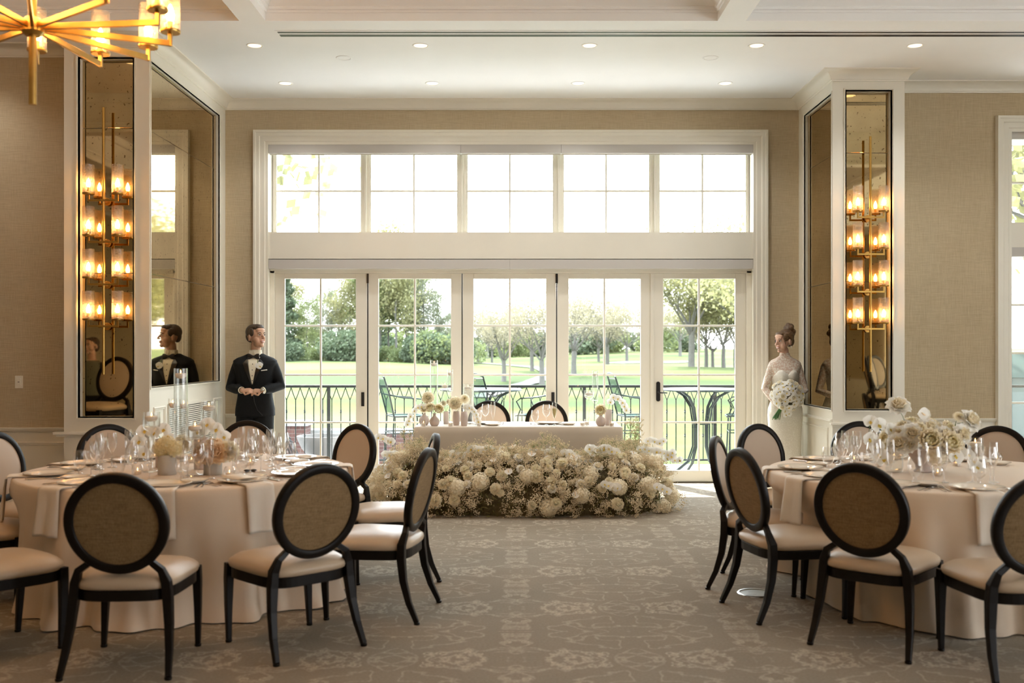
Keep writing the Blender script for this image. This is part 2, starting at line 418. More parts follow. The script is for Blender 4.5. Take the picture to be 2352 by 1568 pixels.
# crown moulding
crown = [(0, 4.35), (0.014, 4.35), (0.018, 4.362), (0.028, 4.366), (0.034, 4.385), (0.05, 4.41), (0.085, 4.44), (0.12, 4.45), (0.124, CZ), (0, CZ)]
crown = [(-a, z) for a, z in crown]
crown_b = [(-a*1.15, CZ-(CZ-z)*1.25) for a, z in [(0, 4.35), (0.014, 4.35), (0.016, 4.366), (0.03, 4.37), (0.045, 4.40), (0.08, 4.43), (0.125, 4.441), (0.13, CZ), (0, CZ)]]
mb = MB(); mb.sweep(crown, [(-RX, YWL), (-4.18, YWL), (-4.18, YPL), (XL, YPL), (XL, YB), (XR, YB), (XR, YPR), (4.04, YPR), (4.04, YWR), (RX, YWR)], lambda u, v, w_: (u, v, w_))
struct(mb.build('trim_%d' % k, WHITE, smooth=True, angle=25)); k += 1
# chair rails
rail = [(0, .772), (-.018, .776), (-.03, .79), (-.036, .806), (-.036, .815), (0, .815)]
for path in ([(-RX, YWL), (-4.18, YWL)], [(4.04, YWR), (WX0-.14, YWR)], [(XL, YB), (OX0-.14, YB)], [(OX1+.14, YB), (XR, YB)]):
    mb = MB(); mb.sweep(rail, path, lambda u, v, w_: (u, v, w_)); struct(mb.build('trim_%d' % k, WHITE)); k += 1
# baseboards
bb = [(0, 0), (-.018, 0), (-.018, .11), (-.012, .125), (0, .135)]
for nm, path in (('baseboard_left', [(-RX, YWL), (-4.18, YWL)]), ('baseboard_right', [(4.04, YWR), (WX0-.14, YWR)]), ('baseboard_back', [(OX1+.14, YB), (XR, YB), (XR, YPR)]), ('baseboard_bay', [(XL, YPL), (XL, YB), (OX0-.14, YB)])):
    mb = MB(); mb.sweep(bb, path, lambda u, v, w_: (u, v, w_)); struct(mb.build(nm, WHITE))
def panel(x0, x1, z0, z1, mp, name='trim'):
    """a picture-frame moulding on a wall; mp maps (u, z, out)"""
    global k
    pr = [(0, 0), (0, .006), (.01, .014), (.018, .008), (.028, .008), (.032, 0)]
    mb = MB(); mb.sweep(pr, [(x0, z0), (x1, z0), (x1, z1), (x0, z1)], mp, closed=True)
    struct(mb.build('trim_%d' % k, WHITE)); k += 1
for x0, x1 in ((-8.7, -7.0), (-6.7, -5.2), (-5.08, -4.24)): panel(x0, x1, .2, .68, lambda u, v, w_: (u, YWL-w_, v))
panel(4.2, 5.1, .2, .68, lambda u, v, w_: (u, YWR-w_, v))

# pillars with mirror recess
def pillar(x0, x1, yf, yb, ox0, ox1, wallside):
    global k
    z0, z1 = .94, 4.25
    mb = MB()
    def pb(a, b, c, d, e, f):   # the bay's side wall starts 1 cm behind the pillar's face
        if wallside < 0 and b > x1-.1: mb.box(a, b, c, yf+.009, e, f); mb.box(a, x1-.1, yf+.009, d, e, f)
        elif wallside > 0 and a < x0+.1: mb.box(a, b, c, yf+.009, e, f); mb.box(x0+.1, b, yf+.009, d, e, f)
        else: mb.box(a, b, c, d, e, f)
    pb(x0, ox0, yf, yb, .80, CZ); pb(ox1, x1, yf, yb, .80, CZ)
    mb.box(ox0, ox1, yf, yb, z1, CZ); mb.box(ox0, ox1, yf, yb, .80, z0); mb.box(ox0, ox1, yf+.09, yb, z0, z1)
    pb(x0, x1, yf, yb, 0, .7999)
    struct(mb.build('wall_pillar', WHITE))
    mb = MB(); mb.sweep([(0, 0), (0, .0), (-.028, 0), (-.028, .012), (-.018, .012), (0, -.02), (.0, 0)], [(ox0, z0), (ox1, z0), (ox1, z1), (ox0, z1)], lambda u, v, w_: (u, yf-w_, v), closed=True)
    struct(mb.build('trim_%d' % k, WHITE)); k += 1
    mb = MB()
    a, b = (x0-.09, x1) if wallside < 0 else (x0-.03, x1+.05)
    mb.box(a, b, yf-.035, yf+.02, .775, .80); mb.box(a+.02, b, yf-.02, yf+.02, .755, .775)
    struct(mb.build('trim_%d' % k, WHITE, bevel=.004)); k += 1
    m_ = empty('wall_mirror', ((ox0+ox1)/2, yf+.08, z0), label='narrow bronze mirror recessed in the %s white pillar' % ('left' if wallside < 0 else 'right'), cat='mirror')
    hw = (ox1-ox0)/2+.004
    for a, b in ((0, 2.27-z0), (2.272-z0, 3.62-z0), (3.622-z0, z1-z0)):
        MB().box(-hw, hw, -.006, 0, a, b-.001).build('mirror_pane', MIRROR, m_, bevel=.003, seg=1)
pillar(-4.18, XL, YPL, YWL+.3, -4.04, -3.544, -1)
pillar(XR, 4.04, YPR, YWR+.3, 3.435, 3.90, 1)

# mirrored side walls of the bay
def bayside(X, s, y0, y1, z0, my0, my1):
    """s = +1: faces +X (left side)"""
    global k
    t = .05
    mb = MB()
    def bx_(ya, yb, za, zb, d=0): mb.box(min(X-s*.1, X-s*d), max(X-s*.1, X-s*d), ya, yb, za, zb)
    bx_(y0, y1, 0, z0); bx_(y0, y1, 4.23, CZ); bx_(y0, my0, z0, 4.23); bx_(my1, y1, z0, 4.23); bx_(my0, my1, z0, 4.23, .045+.012)
    struct(mb.build('wall_bay', WHITE))
    mb = MB(); pr = [(0, 0), (-.022, 0), (-.022, .010), (-.012, .010), (0, -.012)]
    mb.sweep(pr, [(my0, z0), (my1, z0), (my1, 4.23), (my0, 4.23)], lambda u, v, w_: (X+s*w_, u, v), closed=True)
    struct(mb.build('trim_%d' % k, WHITE)); k += 1
    m_ = empty('wall_mirror', (X-s*.045, (my0+my1)/2, z0), label='large antique bronze mirror on the %s side wall of the window bay' % ('left' if s > 0 else 'right'), cat='mirror')
    hy = (my1-my0)/2+.004
    for a, b in ((0, 2.27), (2.272, 3.61), (3.612, 4.23)):
        a = 0 if a == 0 else a-z0
        MB().box(-.005, .005, -hy, hy, a, b-z0-.001).build('mirror_pane', MIRROR, m_, bevel=.0025, seg=1)
bayside(XL, 1, YPL+.01, YB, 1.21, YPL+.035, 11.37)
bayside(XR, -1, YPR+.01, YB, .94, YPR+.03, 11.38)
lm = lambda u, v, w_: (XL+w_, u, v)
panel(9.3, 9.6, .22, 1.02, lm); panel(11.13, 11.45, .22, 1.02, lm)
rm = lambda u, v, w_: (XR-w_, u, v)
panel(10.5, 11.45, .2, .74, rm)
mb = MB(); mb.sweep([(0, .80), (0, .835), (.02, .83), (.03, .815), (.012, .80)], [(XR, YPR+.01), (XR, YB)], lambda u, v, w_: (u, v, w_)); struct(mb.build('trim_%d' % k, WHITE)); k += 1
# vent grille
g = empty('wall_vent', (XL, 10.36, .25), label='white louvred air grille in the panelling below the left bay mirror', cat='vent')
mb = MB(); mb.sweep([(0, 0), (0, .012), (.03, .012), (.03, 0)], [(-.68, 0), (.68, 0), (.68, .78), (-.68, .78)], lambda u, v, w_: (w_, u, v), closed=True); mb.build('frame', WHITE, g)
MB().box(.0005, .001, -.68, .68, 0, .78).build('backing', BLACKM, g)
mb = MB()
for i in range(38):
    z = .012+i*.0203; mb.box(.001, .011, -.67, .67, z, z+.012)
mb.build('louvres', WHITE, g)

# ------------------------------------------------------------------ great window and folding doors
yD = YB+.10   # door plane
sD = F/(yD+.02)
fx = lambda px: (px-1186)/sD
mb = MB(); cas = [(0, 0), (.0, .02), (.03, .02), (.04, .03), (.09, .03), (.10, .045), (.135, .045), (.14, .055), (.165, .055), (.17, 0)]
cas = [(-a+.02, b) for a, b in cas]
mb.sweep(cas, [(OX1, 0), (OX1, OZ1), (OX0, OZ1), (OX0, 0)], lambda u, v, w_: (u, YB-w_, v))
bpy_o = struct(mb.build('trim_%d' % k, WHITE)); k += 1
# jamb lining
mb = MB(); mb.box(OX0-.02, OX0+.02, YB-.001, YB+.3, 0, OZ1); mb.box(OX1-.02, OX1+.02, YB-.001, YB+.3, 0, OZ1); mb.box(OX0-.02, OX1+.02, YB-.001, YB+.3, OZ1-.02, OZ1+.02)
struct(mb.build('trim_%d' % k, WHITE)); k += 1
Z = lambda py, D: H-(py-805)*D/F
# band between transom and doors
zb0, zb1 = Z(594, YB), Z(533, YB)
mb = MB(); mb.box(OX0+.0201, OX1-.0201, YB+.0, YB+.14, zb0, zb1); struct(mb.build('wall_band', WHITE))
mb = MB(); mb.box(OX0+.0201, OX1-.0201, YB+.14, YB+.3, zb0-.12, zb1+.0); struct(mb.build('wall_band', WHITE))
# shade cassettes
def cassette(z0, z1, cuts, lab):
    xs = [OX0+.022]+[fx(c) for c in cuts]+[OX1-.022]
    for i in range(len(xs)-1):
        o = empty('roller_shade', ((xs[i]+xs[i+1])/2, YB+.03, z0), label=lab[i], cat='shade', group='roller shade cassettes over the great window')
        hw = (xs[i+1]-xs[i])/2-.0008
        MB().box(-hw, hw, -.045, .045, 0, z1-z0).build('cassette', SHADE, o, bevel=.002)
        MB().box(-hw+.01, hw-.01, -.004, .004, -.014, -.0).build('hem_bar', WHITE, o)
cassette(Z(352, YB), Z(331, YB), [1060, 1288], ['grey roller shade cassette above the left part of the transom windows', 'grey roller shade cassette above the middle of the transom windows', 'grey roller shade cassette above the right part of the transom windows'])
cassette(Z(617, YB), Z(596, YB), [1171], ['grey roller shade cassette above the left folding doors', 'grey roller shade cassette above the right glass doors'])
# transom windows
tz0, tz1 = zb1, OZ1-.02
yT = YB+.2; sT = F/yT
gx = lambda px: (px-1186)/sT
tw = [(633, 831, 733), (850, 1052, 951), (1072, 1272, 1171), (1293, 1493, 1392), (1513, 1715, 1613)]
for i, (a, b, c) in enumerate(tw):
    o = struct(empty('window_%d' % (i+1), (gx((a+b)/2), yT, tz0)))
    x0, x1 = gx(a)-o.location.x, gx(b)-o.location.x
    e0, e1 = (-.09, .05)
    hz = tz1-tz0
    mb = MB(); zs = .018; zt = hz-.062
    mb.box(x0-.048, x0, -.02, .03, 0, hz); mb.box(x1, x1+.048, -.02, .03, 0, hz); mb.box(x0, x1, -.02, .03, 0, zs); mb.box(x0, x1, -.02, .03, zt, hz)
    mb.box(x0, x0+.012, -.008, .02, zs, zt); mb.box(x1-.012, x1, -.008, .02, zs, zt)
    mb.build('window_frame', WHITE, o, bevel=.003)
    mb = MB(); xm = gx(c)-o.location.x; zm = Z(439, yT)-tz0
    mb.box(xm-.011, xm+.011, -.012, .012, zs, zt); mb.box(x0, x1, -.0115, .0115, zm-.011, zm+.011); mb.build('muntin', WHITE, o, bevel=.004)
    MB().box(x0, x1, -.002, .002, zs, zt).build('pane', WGLASS, o)
mb = MB()
for px in (841, 1062, 1283, 1504): mb.box(gx(px)-.012, gx(px)+.012, YB+.145, yT+.04, tz0, tz1)
mb.box(OX0+.02, gx(633)-.048, YB+.16, yT+.04, tz0, tz1); mb.box(gx(1715)+.048, OX1-.02, YB+.16, yT+.04, tz0, tz1)
struct(mb.build('trim_%d' % k, WHITE, bevel=.003)); k += 1
# doors
dzt = Z(628, yD)
leaf = [(633, 843.5, 655, 818, 737), (847, 1060, 870, 1036, 953), (1063, 1277, 1088, 1254, 1171), (1280, 1495, 1306, 1471, 1388), (1499, 1712, 1523, 1688, 1605)]
for i, (a, b, g0, g1, mm) in enumerate(leaf):
    cx = fx((a+b)/2); o = struct(empty('door_%d' % (i+1), (cx, yD+.02, 0.012)))
    x0, x1, p0, p1, m_ = [fx(q)-cx for q in (a, b, g0, g1, mm)]
    z1 = dzt-.012; gz1 = Z(640, yD)-.012; gz0 = Z(1080, yD)-.012
    mb = MB(); mb.box(x0, p0, -.022, .022, 0, z1); mb.box(p1, x1, -.022, .022, 0, z1); mb.box(p0, p1, -.022, .022, 0, gz0); mb.box(p0, p1, -.022, .022, gz1, z1)
    mb.build('door_frame', WHITE, o, bevel=.003)
    mb = MB(); mb.box(m_-.011, m_+.011, -.014, .014, gz0, gz1)
    for py in (748, 861, 970):
        z = Z(py, yD)-.012; mb.box(p0, p1, -.0135, .0135, z-.011, z+.011)
    mb.build('muntin', WHITE, o, bevel=.004)
    MB().box(p0, p1, -.002, .002, gz0, gz1).build('pane', WGLASS, o)
    if i in (0, 2):
        hx = fx([834, 0, 1270][i])-cx
        mb = MB(); z = Z(935, yD); mb.box(hx-.018, hx+.018, -.030, -.022, z, z+.165); mb.box(hx-.009, hx+.009, -.042, -.03, z+.02, z+.145)
        mb.build('door_handle', BLACKM, o, bevel=.003)
        mb = MB(); hx = fx([845.5, 0, 1278.5][i])-cx; mb.box(hx-.012, hx+.012, -.035, -.0225, z1-.115, z1-.002); mb.build('hinge', BLACKM, o)
    if i == 4:
        hx = fx(1511)-cx; z = Z(928, yD)
        mb = MB(); mb.rings([[(hx+.024*math.cos(t), y, z+.045+(.185 if math.sin(t) > 0 else 0)+.024*math.sin(t)) for t in [2*PI*j/24+.001 for j in range(24)]] for y in (-.0225, -.032)])
        mb.tube([(hx, -.03, z+.13), (hx, -.07, z+.13), (hx, -.075, z+.125), (hx+.1, -.075, z+.123)], .008, 8)
        mb.build('door_handle', BLACKM, o, bevel=.002)
# black gaskets between the folding leaves
mb = MB()
for px in (845.2, 1061.5, 1278.5): mb.box(fx(px)-.006, fx(px)+.006, yD+.005, yD+.03, .012, dzt)
struct(mb.build('trim_%d' % k, BLACKM)); k += 1
mb = MB(); mb.box(OX0+.0201, fx(633)-.002, yD-.03, yD+.08, 0, dzt+.03); mb.box(fx(1712)+.002, OX1-.0201, yD-.03, yD+.08, 0, dzt+.03)
mb.box(OX0+.02, OX1-.02, yD-.03, yD+.08, dzt+.002, zb0-.121); mb.box(fx(1495)+.001, fx(1499)-.001, yD-.012, yD+.05, 0, dzt)
mb.box(fx(1497)-.02, fx(1497)+.02, yD-.018, yD-.004, 0.012, dzt)
struct(mb.build('trim_%d' % k, WHITE, bevel=.003)); k += 1
mb = MB(); mb.box(OX0+.02, OX1-.02, yD-.03, yD+.15, 0, .012); struct(mb.build('trim_%d' % k, mat('bronze_sill', (.10, .085, .06), .4, .6))); k += 1

# right-hand window (its left edge shows at the frame's edge)
mb = MB(); mb.sweep(cas, [(WX1, 0), (WX1, WT), (WX0, WT), (WX0, 0)], lambda u, v, w_: (u, YWR-w_, v)); struct(mb.build('trim_%d' % k, WHITE)); k += 1
Zr = lambda py: Z(py, YWR+.1)
o = struct(empty('window_6', (WX0, YWR+.1, 0)))
mb = MB(); WW = WX1-WX0
mb.box(0, .01, -.1, .2, 0, WT); mb.box(WW-.01, WW, -.1, .2, 0, WT); mb.box(0, WW, -.1, .2, WT-.01, WT)
mb.box(.0, WW, -.08, .1, Zr(570), Zr(513)); mb.box(0, .045, -.02, .03, Zr(513), WT); mb.box(0, .045, -.02, .03, 0, Zr(590)); mb.box(0, WW, -.02, .03, 0, .25)
mb.build('window_frame', WHITE, o)
mb = MB()
for z in (Zr(420), Zr(700), Zr(811), Zr(925)): mb.box(.04, WW-.01, -.012, .012, z-.011, z+.011)
mb.box(WW/2-.03, WW/2+.03, -.02, .02, .25, WT-.01); mb.build('muntin', WHITE, o)
mb = MB(); mb.box(.011, WW-.011, -.08, -.02, Zr(323), Zr(300)); mb.box(.011, WW-.011, -.11, -.02, Zr(591), Zr(570)); mb.build('shade_cassette', SHADE, o)
MB().box(.045, WW-.01, -.002, .002, .25, WT-.01).build('pane', WGLASS, o)

# ------------------------------------------------------------------ ceiling fittings
GLOWD = mat('downlight_glow', (1, .9, .7), .5, emit=(1.0, .78, .48), es=1.1)
def downlight(x, y, z, lab, watts=0, lit=True, group='recessed ceiling downlights'):
    o = empty('downlight', (x, y, z), label=lab, cat='ceiling light', group=group)
    mb = MB(); mb.lathe([(.062, -.001), (.070, -.006), (.078, -.004), (.08, -.0005)], 24); mb.build('trim_ring', CEIL, o, smooth=True)
    MB().lathe([(.0, -.0025), (.061, -.0025)], 20).build('lens' if lit else 'cover', GLOWD if lit else CEIL, o)
    if watts:
        l = bpy.data.lights.new('downlight_lamp', 'SPOT'); q = bpy.data.objects.new('downlight_lamp', l); C.objects.link(q); q.parent = o
        l.energy = watts; l.color = (1.0, .97, .93) if y > 8 else (1.0, .50, .20); l.spot_size = math.radians(125); l.spot_blend = .8; l.shadow_soft_size = .06; q.location = (0, 0, -.02)
    return o
ORD = ['first', 'second', 'third', 'fourth', 'fifth', 'sixth', 'seventh', 'eighth', 'ninth', 'tenth', 'eleventh', 'twelfth']
for i, px in enumerate((585, 966, 1354, 1738, 2102)):
    p = P(px, 105, 9.5); downlight(p.x, 9.5, CZ, 'lit recessed downlight, %s from the left in the row nearer the slot vent' % ORD[i], 36)
for i, px in enumerate((656, 993, 1328, 1666)):
    p = P(px, 191, 10.84); downlight(p.x, 10.84, CZ, 'lit recessed downlight, %s from the left in the row nearer the window' % ORD[i], 36)
for px, s_ in ((790, 'left'), (1632, 'right')):
    p = P(px, 133, 9.9); o = downlight(p.x, 9.9, CZ, 'unlit white ceiling disc on the %s between the downlight rows' % s_, lit=False, group='white ceiling discs'); o.name = 'ceiling_disc'; o['category'] = 'ceiling disc'
p = P(-30, 105, 9.2)
for x, y in ((-5.2, 8.95), (5.2, 9.5)):
    downlight(x, y, CZ, 'lit recessed downlight above the wall beyond the %s pillar' % ('left' if x < 0 else 'right'), 25)
n_ = 0
for y in (6.9, 3.2, -.5, -4.2):  # out-of-view coffer lamps added to give the front of the room warm light
    for x in (-7.6, -4.5, -1.0, 1.0, 4.0, 7.6):
        if y == 6.9 and abs(x) > 7: continue
        downlight(x, y, 4.919, 'added unseen coffer downlight, %s from the left, %s row back from the window bay' % (ORD[int(n_ % 6)], ORD[[6.9, 3.2, -.5, -4.2].index(y)]), 9, group='added fill downlights in the coffers')
        n_ += 1

# wall switch, floor box
o = empty('light_switch', P(44, 877, YWL-.001), label='white rocker light switch on the beige wall left of the left pillar', cat='switch')
MB().box(-.038, .038, -.006, 0, -.06, .06).build('plate', WHITE, o, bevel=.002); MB().box(-.02, .02, -.011, -.006, -.035, .035).build('rocker', WHITE, o, bevel=.001)
MB().box(-.008, .008, -.0125, -.011, -.003, .003).build('slider', BLACKM, o)
p = P(1735, 1363, F*H/558)
o = empty('floor_box', (p.x, p.y, 0), label='round metal floor outlet lid set in the carpet by the right round table', cat='floor outlet')
MB().lathe([(0, .004), (.098, .004), (.1, .006)], 40).build('lid', mat('grey_lid', (.42, .46, .42), .4), o)
MB().lathe([(.1, .0), (.1, .009), (.108, .01), (.115, .006), (.117, 0)], 40).build('rim', mat('steel', (.6, .6, .58), .25, 1.0), o, smooth=True)
mb = MB(); mb.box(-.04, .06, .03, .034, .0041, .0045); mb.box(-.06, .0, -.034, -.03, .0041, .0045); mb.build('hinge_slot', BLACKM, o)

# ------------------------------------------------------------------ sconces
TUBEG = thin_glass('crackled_glass', (0.95, 0.86, 0.76), 0.12, 0.55, .15, bump=.9, bscale=70, power=1.5)
t_ = TUBEG.node_tree; o_ = [n for n in t_.nodes if n.type == 'OUTPUT_MATERIAL'][0]; prev = o_.inputs[0].links[0].from_socket
tl_ = t_.nodes.new('ShaderNodeBsdfTranslucent'); tl_.inputs[0].default_value = (1, .90, .80, 1); mx_ = t_.nodes.new('ShaderNodeMixShader')
g_ = t_.nodes.new('ShaderNodeTexCoord'); vo_ = t_.nodes.new('ShaderNodeTexVoronoi'); vo_.feature = 'DISTANCE_TO_EDGE'; vo_.inputs['Scale'].default_value = 75
t_.links.new(g_.outputs['Object'], vo_.inputs[0]); r_ = t_.nodes.new('ShaderNodeMapRange'); r_.inputs[1].default_value = .02; r_.inputs[2].default_value = .22
r_.inputs[3].default_value = .14; r_.inputs[4].default_value = .02; t_.links.new(vo_.outputs['Distance'], r_.inputs[0]); t_.links.new(r_.outputs[0], mx_.inputs[0])
t_.links.new(prev, mx_.inputs[1]); t_.links.new(tl_.outputs[0], mx_.inputs[2]); t_.links.new(mx_.outputs[0], o_.inputs[0])
BULB = mat('bulb_glow', (1, .8, .5), .4, emit=(1.0, .52, .17), es=60)
BULB2 = BULB
def bulb(name, parent, x, y, z, s=1.0):
    b = empty('bulb', (x, y, z)); b.parent = parent; KIDS.setdefault(parent.name, []).append(b)
    mb = MB(); mb.lathe([(.001, .085*s), (.006*s, .078*s), (.014*s, .058*s), (.0185*s, .038*s), (.017*s, .02*s), (.010*s, .006*s)], 12, cap0=False)
    mb.build('glow', BULB, b, smooth=True)
    mb = MB(); mb.lathe([(.011*s, .006*s), (.011*s, -.03*s)], 10); mb.build('socket', BRASS, b, smooth=True)
    return b
def sconce(name, X, Y, xm, ztop, zbot, tiers, dx, lab):
    o = empty('wall_sconce', (X, Y, zbot), label=lab, cat='wall lamp', group='tall brass sconces on the pillar mirrors')
    mb = MB(); mb.tube([(0, 0, 0), (0, 0, ztop-zbot)], .0125, 14); mb.build('rod', BRASS, o, smooth=True)
    for i, (g0, g1) in enumerate(tiers):
        zc = g0-zbot
        zb = zc-.065
        mb = MB()
        mb.box(-.012, .012, .0, .085, zb-.012, zb+.012)         # spigot to the wall plate
        mb.lathe([(.0, 0), (.035, 0), (.035, .012), (0, .012)], 20, Matrix.Translation((0, .088, zb)) @ Matrix.Rotation(PI/2, 4, 'X'))
        mb.build('wall_bracket', BRASS, o, bevel=.001)
        mb = MB(); mb.box(-dx-.008, dx+.008, -.018, -.002, zb-.009, zb+.009); mb.box(-dx-.008, -dx+.008, -.018, -.002, zb+.009, zc-.008); mb.box(dx-.008, dx+.008, -.018, -.002, zb+.009, zc-.008)
        mb.build('arm', BRASS, o, bevel=.0015)
        for s_ in (-1, 1):
            mb = MB(); mb.lathe([(.0, zc-.012), (.050, zc-.012), (.0535, zc-.004), (.0535, zc+.004), (.0, zc+.002)], 24, Matrix.Translation((s_*dx, -.012, 0)))
            mb.build('cup', BRASS, o, smooth=True)
            mb = MB(); mb.lathe([(.052, zc+.003), (.052, zc+g1-g0)], 28, Matrix.Translation((s_*dx, -.012, 0)))
            mb.build('glass_shade', TUBEG, o, smooth=True)
            bulb('bulb', o, s_*dx, -.012, zc+.05, 1.05)
    return o
TIERS = [(2.996, 3.257), (2.614, 2.875), (2.225, 2.485), (1.84, 2.10)]
sconce('s', -3.80, 9.165, 0, 3.787, 1.33, TIERS, .134, 'tall brass sconce with four tiers of glass lamps on the left pillar')
sconce('s', 3.672, 10.325, 0, 3.77, 1.33, TIERS, .134, 'tall brass sconce with four tiers of glass lamps on the right pillar')

# ------------------------------------------------------------------ chandelier
def chandelier(cx, cy, zh, lab):
    o = empty('chandelier', (cx, cy, zh), label=lab, cat='chandelier')
    mb = MB(); mb.tube([(0, 0, 1.6), (0, 0, -.39)], .019, 14); mb.build('stem', BRASS, o, smooth=True)
    mb = MB(); mb.lathe([(0, .045), (.035, .045), (.055, .02), (.055, -.025), (.035, -.045), (0, -.045)], 24); mb.build('hub', BRASS, o, smooth=True)
    mb = MB(); mb.lathe([(0, .385), (.035, .385), (.05, .36), (.05, .32), (.035, .30), (0, .30)], 24); mb.build('hub', BRASS, o, smooth=True)
    mb = MB(); mb.lathe([(0, 1.605), (.09, 1.605), (.09, 1.58), (0, 1.575)], 24); mb.build('ceiling_plate', BRASS, o, smooth=True)
    for i in range(20):     # twelve long arms in a flat star, eight shorter ones above them
        if i < 12: a = math.radians(24+30*i); r = .655; zt = 0
        else: a = math.radians(10+45*i); r = .42; zt = .34
        d = Vector((math.cos(a), math.sin(a), 0)); e = d*r+Vector((0, 0, zt))
        mb = MB(); mb.bar(d*.035+Vector((0, 0, zt)), e, .017, .030); mb.bar(e+Vector((0, 0, -.015)), e+Vector((0, 0, .055)), .02, .02, up=(1, 0, 0)); mb.build('arm', BRASS, o, bevel=.0015)
        T = Matrix.Translation(e+Vector((0, 0, .055)))
        mb = MB(); mb.lathe([(0, 0), (.05, 0), (.053, .006), (.053, .014), (0, .012)], 24, T); mb.build('cup', BRASS, o, smooth=True)
        mb = MB(); mb.lathe([(.050, .014), (.050, .24)], 24, T); mb.build('glass_shade', TUBEG, o, smooth=True)
        bulb('bulb', o, e.x, e.y, e.z+.11, 1.15)
    l = bpy.data.lights.new('chandelier_lamp', 'POINT'); q = bpy.data.objects.new('chandelier_lamp', l); C.objects.link(q); q.parent = o
    l.energy = 30; l.color = (1.0, .50, .18); l.shadow_soft_size = .35; q.location = (0, 0, .2)
    return o
p = P(75, 62, 5.0)
chandelier(p.x, 5.0, p.z, 'large brass chandelier with radiating arms and glass tube lamps')

# ------------------------------------------------------------------ chairs
CREAM = mat('cream_vinyl', (.53, .415, .295), .33, noise_=.02, nscale=4)
OATF = weave('oat_linen', (.185, .115, .052), (.30, .20, .10), sc=260, rough=.85, big=.02)
OATP = mat('pale_upholstery', (.55, .445, .35), .55, noise_=.015, nscale=3)
def make_chair(lab):
    """faces +X in its own frame; the empty sits on the floor between the rear feet"""
    o = empty('dining_chair', label=lab, cat='chair', group='round-back dining chairs')
    # local axes: x forward, y left
    tilt = math.radians(12)
    RC = Vector((.045, 0, .73)); ax = Vector((0, 1, 0)); ay = Vector((-math.sin(tilt), 0, math.cos(tilt))); an = ax.cross(ay)
    rw, rh = .222, .228
    n = 56
    def ringpt(a, k=1.0): return RC+ax*(rw*k*math.cos(a))+ay*(rh*k*math.sin(a))
    # the ring: rounded rectangle section swept round the oval
    sec = [(-.023, -.016), (-.018, -.021), (.018, -.021), (.023, -.016), (.023, .016), (.018, .021), (-.018, .021), (-.023, .016)]
    rg = []
    for i in range(n):
        a = 2*PI*i/n; d = (ax*(rw*math.cos(a))+ay*(rh*math.sin(a))); dn = d.normalized()
        rg.append([RC+d+dn*u+an*v for u, v in sec])
    mb = MB(); mb.rings(rg, closed=True); mb.build('back_frame', DWOOD, o, smooth=True, angle=50)
    for side, nm, mt, bulge in ((-1, 'inner_upholstery', OATP, .014), (1, 'outer_upholstery', OATF, .005)):
        vs = [RC+an*(-side*(.010+bulge))]; fs = []
        # 'an' points backwards or forwards: the sign is settled here
        K = 7
        for j in range(1, K+1):
            k = j/K; b = .010+bulge*(1-k**4)
            for i in range(40):
                a = 2*PI*i/40; vs.append(ringpt(a, k*.925)+an*(-side*b))
        for i in range(40):
            i2 = (i+1) % 40; fs.append((0, 1+i, 1+i2) if side < 0 else (0, 1+i2, 1+i))
            for j in range(K-1):
                f = (1+j*40+i, 1+(j+1)*40+i, 1+(j+1)*40+i2, 1+j*40+i2)
                fs.append(f if side < 0 else f[::-1])
        mb = MB(); mb.add(vs, fs); mb.build(nm, mt, o, smooth=True)
    # rear legs with posts up to the ring
    for s in (-1, 1):
        a = math.radians(-52 if s > 0 else -128)
        top = ringpt(a, 1.02)
        pts = [top+Vector((.0, 0, .03)), top+Vector((.01, 0, -.01)), Vector((.085, s*.195, .50)), Vector((.10, s*.215, .44)), Vector((.10, s*.222, .36)), Vector((.085, s*.232, .24)), Vector((.05, s*.243, .12)), Vector((.0, s*.253, .012))]
        rr = [.015, .017, .019, .025, .026, .0225, .019, .0155]
        mb = MB(); mb.tube(pts, [q*1.25 for q in rr], 4, up=(1, 1, 0)); mb.tube([(0, s*.253, .014), (0, s*.253, 0)], [.019, .017], 10)
        mb.build('leg', DWOOD, o, bevel=.004)
        fpts = [Vector((.555, s*.232, .42)), Vector((.555, s*.236, .34)), Vector((.55, s*.240, .2)), Vector((.54, s*.243, .012))]
        mb = MB(); mb.tube(fpts, [.031, .030, .025, .018], 4, up=(1, 1, 0)); mb.tube([(.54, s*.243, .014), (.54, s*.243, 0)], [.019, .017], 10)
        mb.build('leg', DWOOD, o, bevel=.004)
    # seat plan: rounded trapezoid, apron and cushion
    def plan(k, grow=0):
        pts = []
        for i in range(48):
            a = 2*PI*i/48; c, s = math.cos(a), math.sin(a)
            e = .42
            u = math.copysign(abs(c)**e, c); v = math.copysign(abs(s)**e, s)
            x = .325+(.245+grow)*u; hw = (.228 + .035*(u+1)/2+grow)
            if u > 0: x += .015*(1-v*v)*u
            if u < 0: x += -.012*(1-v*v)*(-u)
            pts.append((x if k == 1 else .325+(x-.325)*k, v*hw*k))
        return pts
    mb = MB()
    mb.rings([[(x, y, z) for x, y in plan(1)] for z in (.352, .405)])
    mb.build('seat_frame', DWOOD, o, bevel=.004)
    rg = []
    for k, z, g_ in ((1, .4055, -.004), (1, .412, .008), (1, .428, .013), (1, .444, .010), (.965, .461, .0), (.88, .474, .0), (.7, .486, 0), (.45, .493, 0), (.2, .496, 0), (.02, .497, 0)):
        rg.append([(x, y, z) for x, y in plan(k, g_)])
    mb = MB(); mb.rings(rg); mb.build('seat_cushion', CREAM, o, smooth=True, angle=80)
    return o

